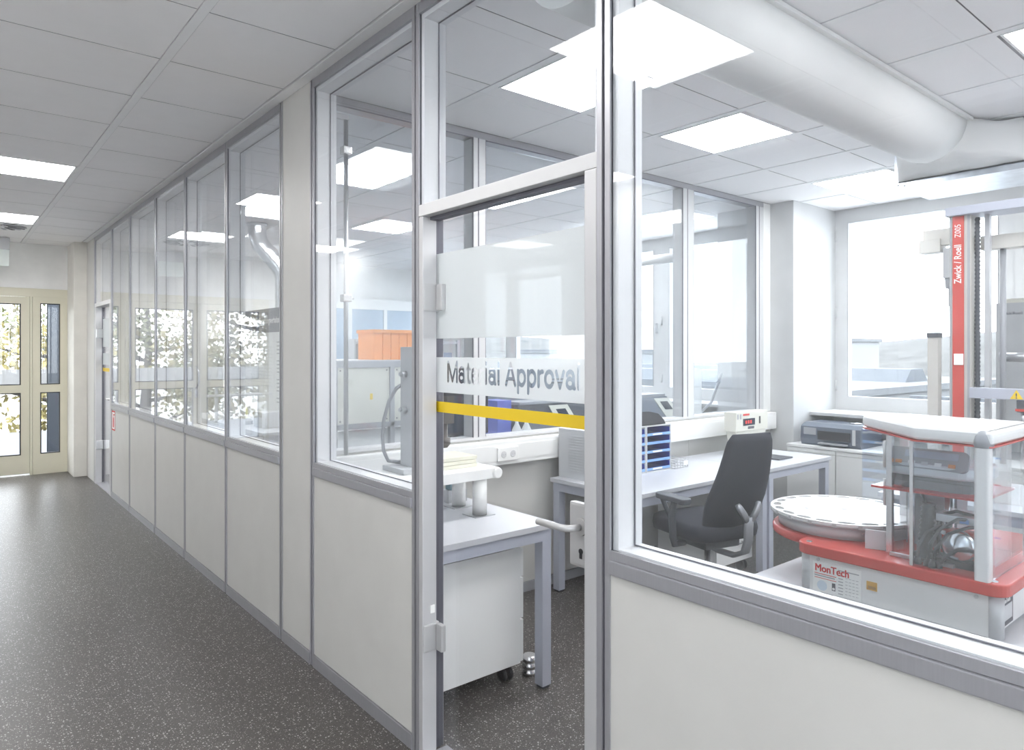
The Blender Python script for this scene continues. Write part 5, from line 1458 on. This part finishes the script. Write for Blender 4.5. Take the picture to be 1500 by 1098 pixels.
B('bounce_slab', M_bounce, None, (-8, 9, -14, -2.61, -0.3, -0.1)); tag(bpy.data.objects['bounce_slab'], 'pale slab added behind the viewer to bounce daylight into the corridor', 'pavement', kind=S)  # unseen bright surface, added to lift the corridor ceiling
def hall(x0, x1, y0, y1, z1, label, lanterns=(), roofm=M_roof):
    t = thing('factory_hall', label, 'building', ((x0 + x1) / 2, (y0 + y1) / 2, -7), 'flat roofed halls outside')
    B('walls', M_wallb, t, (x0, x1, y0, y1, -7, z1 - 0.4)); B('roof', roofm, t, (x0 - 0.3, x1 + 0.3, y0 - 0.3, y1 + 0.3, z1 - 0.4, z1))
    B('parapet_edge', M_roof2, t, (x0 - 0.3, x0, y0 - 0.3, y1 + 0.3, z1 + 0.001, z1 + 0.25))
    for (a, b, c, d, hh) in lanterns:
        bm = bmesh.new(); prism(bm, [(0, 0), (b - a, 0), ((b - a) * 0.75, hh), ((b - a) * 0.25, hh)], 0, d - c, plane_mtx((a, d, z1 + 0.001), (1, 0, 0), (0, 0, 1))); ob('roof_lantern', bm, M_roof2 if roofm is M_roof else M_roof, t)
    return t


hall(16, 34, -14, 44, -1.3, 'nearest pale flat roof below the windows', [(20, 24, 2, 12, 0.5), (26, 30, 4, 30, 0.7), (20, 24, 16, 34, 0.5)])
hall(38, 70, -30, 14, -0.9, 'wide flat roof behind the nearest hall', [(44, 48, -4, 10, 0.8), (54, 58, -10, 12, 0.9)], M_roof2)
hall(38, 66, 18, 80, -0.6, 'long flat roof seen through the next room windows', [(42, 46, 22, 50, 0.8), (52, 56, 20, 70, 0.9)])
hall(86, 98, 41, 58, 3.2, 'white block standing above the roofs beside the hill')
hall(90, 120, 60, 110, 1.6, 'low white block seen through the next room window')
hall(80, 120, -30, 20, 0.1, 'far low flat roof in front of the wooded hill', [(84, 90, -6, 14, 0.8)])
# rooftop pipes
t = thing('roof_vent', 'thin metal vent pipes on the roof in front of the hill', 'vent', (60, 16, -0.9))
for k in range(3): T('vent_pipe', M_lgrey, t, [(60 + k * 2, 13.5 - k * 2, -0.9), (60 + k * 2, 13.5 - k * 2, 0.9)], 0.14, 8)
# wooded hill
vs_, fs = [], []
nx, ny = 24, 90
for i in range(nx):
    for j in range(ny):
        x = 260 + i * 12; y = -160 + j * 9
        u = i / (nx - 1)
        zz = -7 + (24 + 6 * noise.noise(Vector((y * 0.012, 3.1, 0))) + 2 * noise.noise(Vector((y * 0.05, x * 0.03, 1)))) * math.sin(min(1, u * 1.6) * math.pi / 2) * (0.55 + 0.45 * math.sin((y + 120) * 0.0105)) + 1.1 * noise.noise(Vector((x * 0.2, y * 0.2, 5)))
        vs_.append((x, y, zz))
for i in range(nx - 1):
    for j in range(ny - 1):
        a = i * ny + j
        fs.append((a, a + ny, a + ny + 1, a + 1))
me = bpy.data.meshes.new('hill'); me.from_pydata(vs_, [], fs)
me.materials.append(mat('hill_woods', (0.066, 0.064, 0.060), 0.95, var=0.35, scale=0.12))
for p in me.polygons: p.use_smooth = True
o = mesh_ob('hill', me, None); tag(o, 'long wooded hill on the horizon outside the windows', 'hill', kind=S)
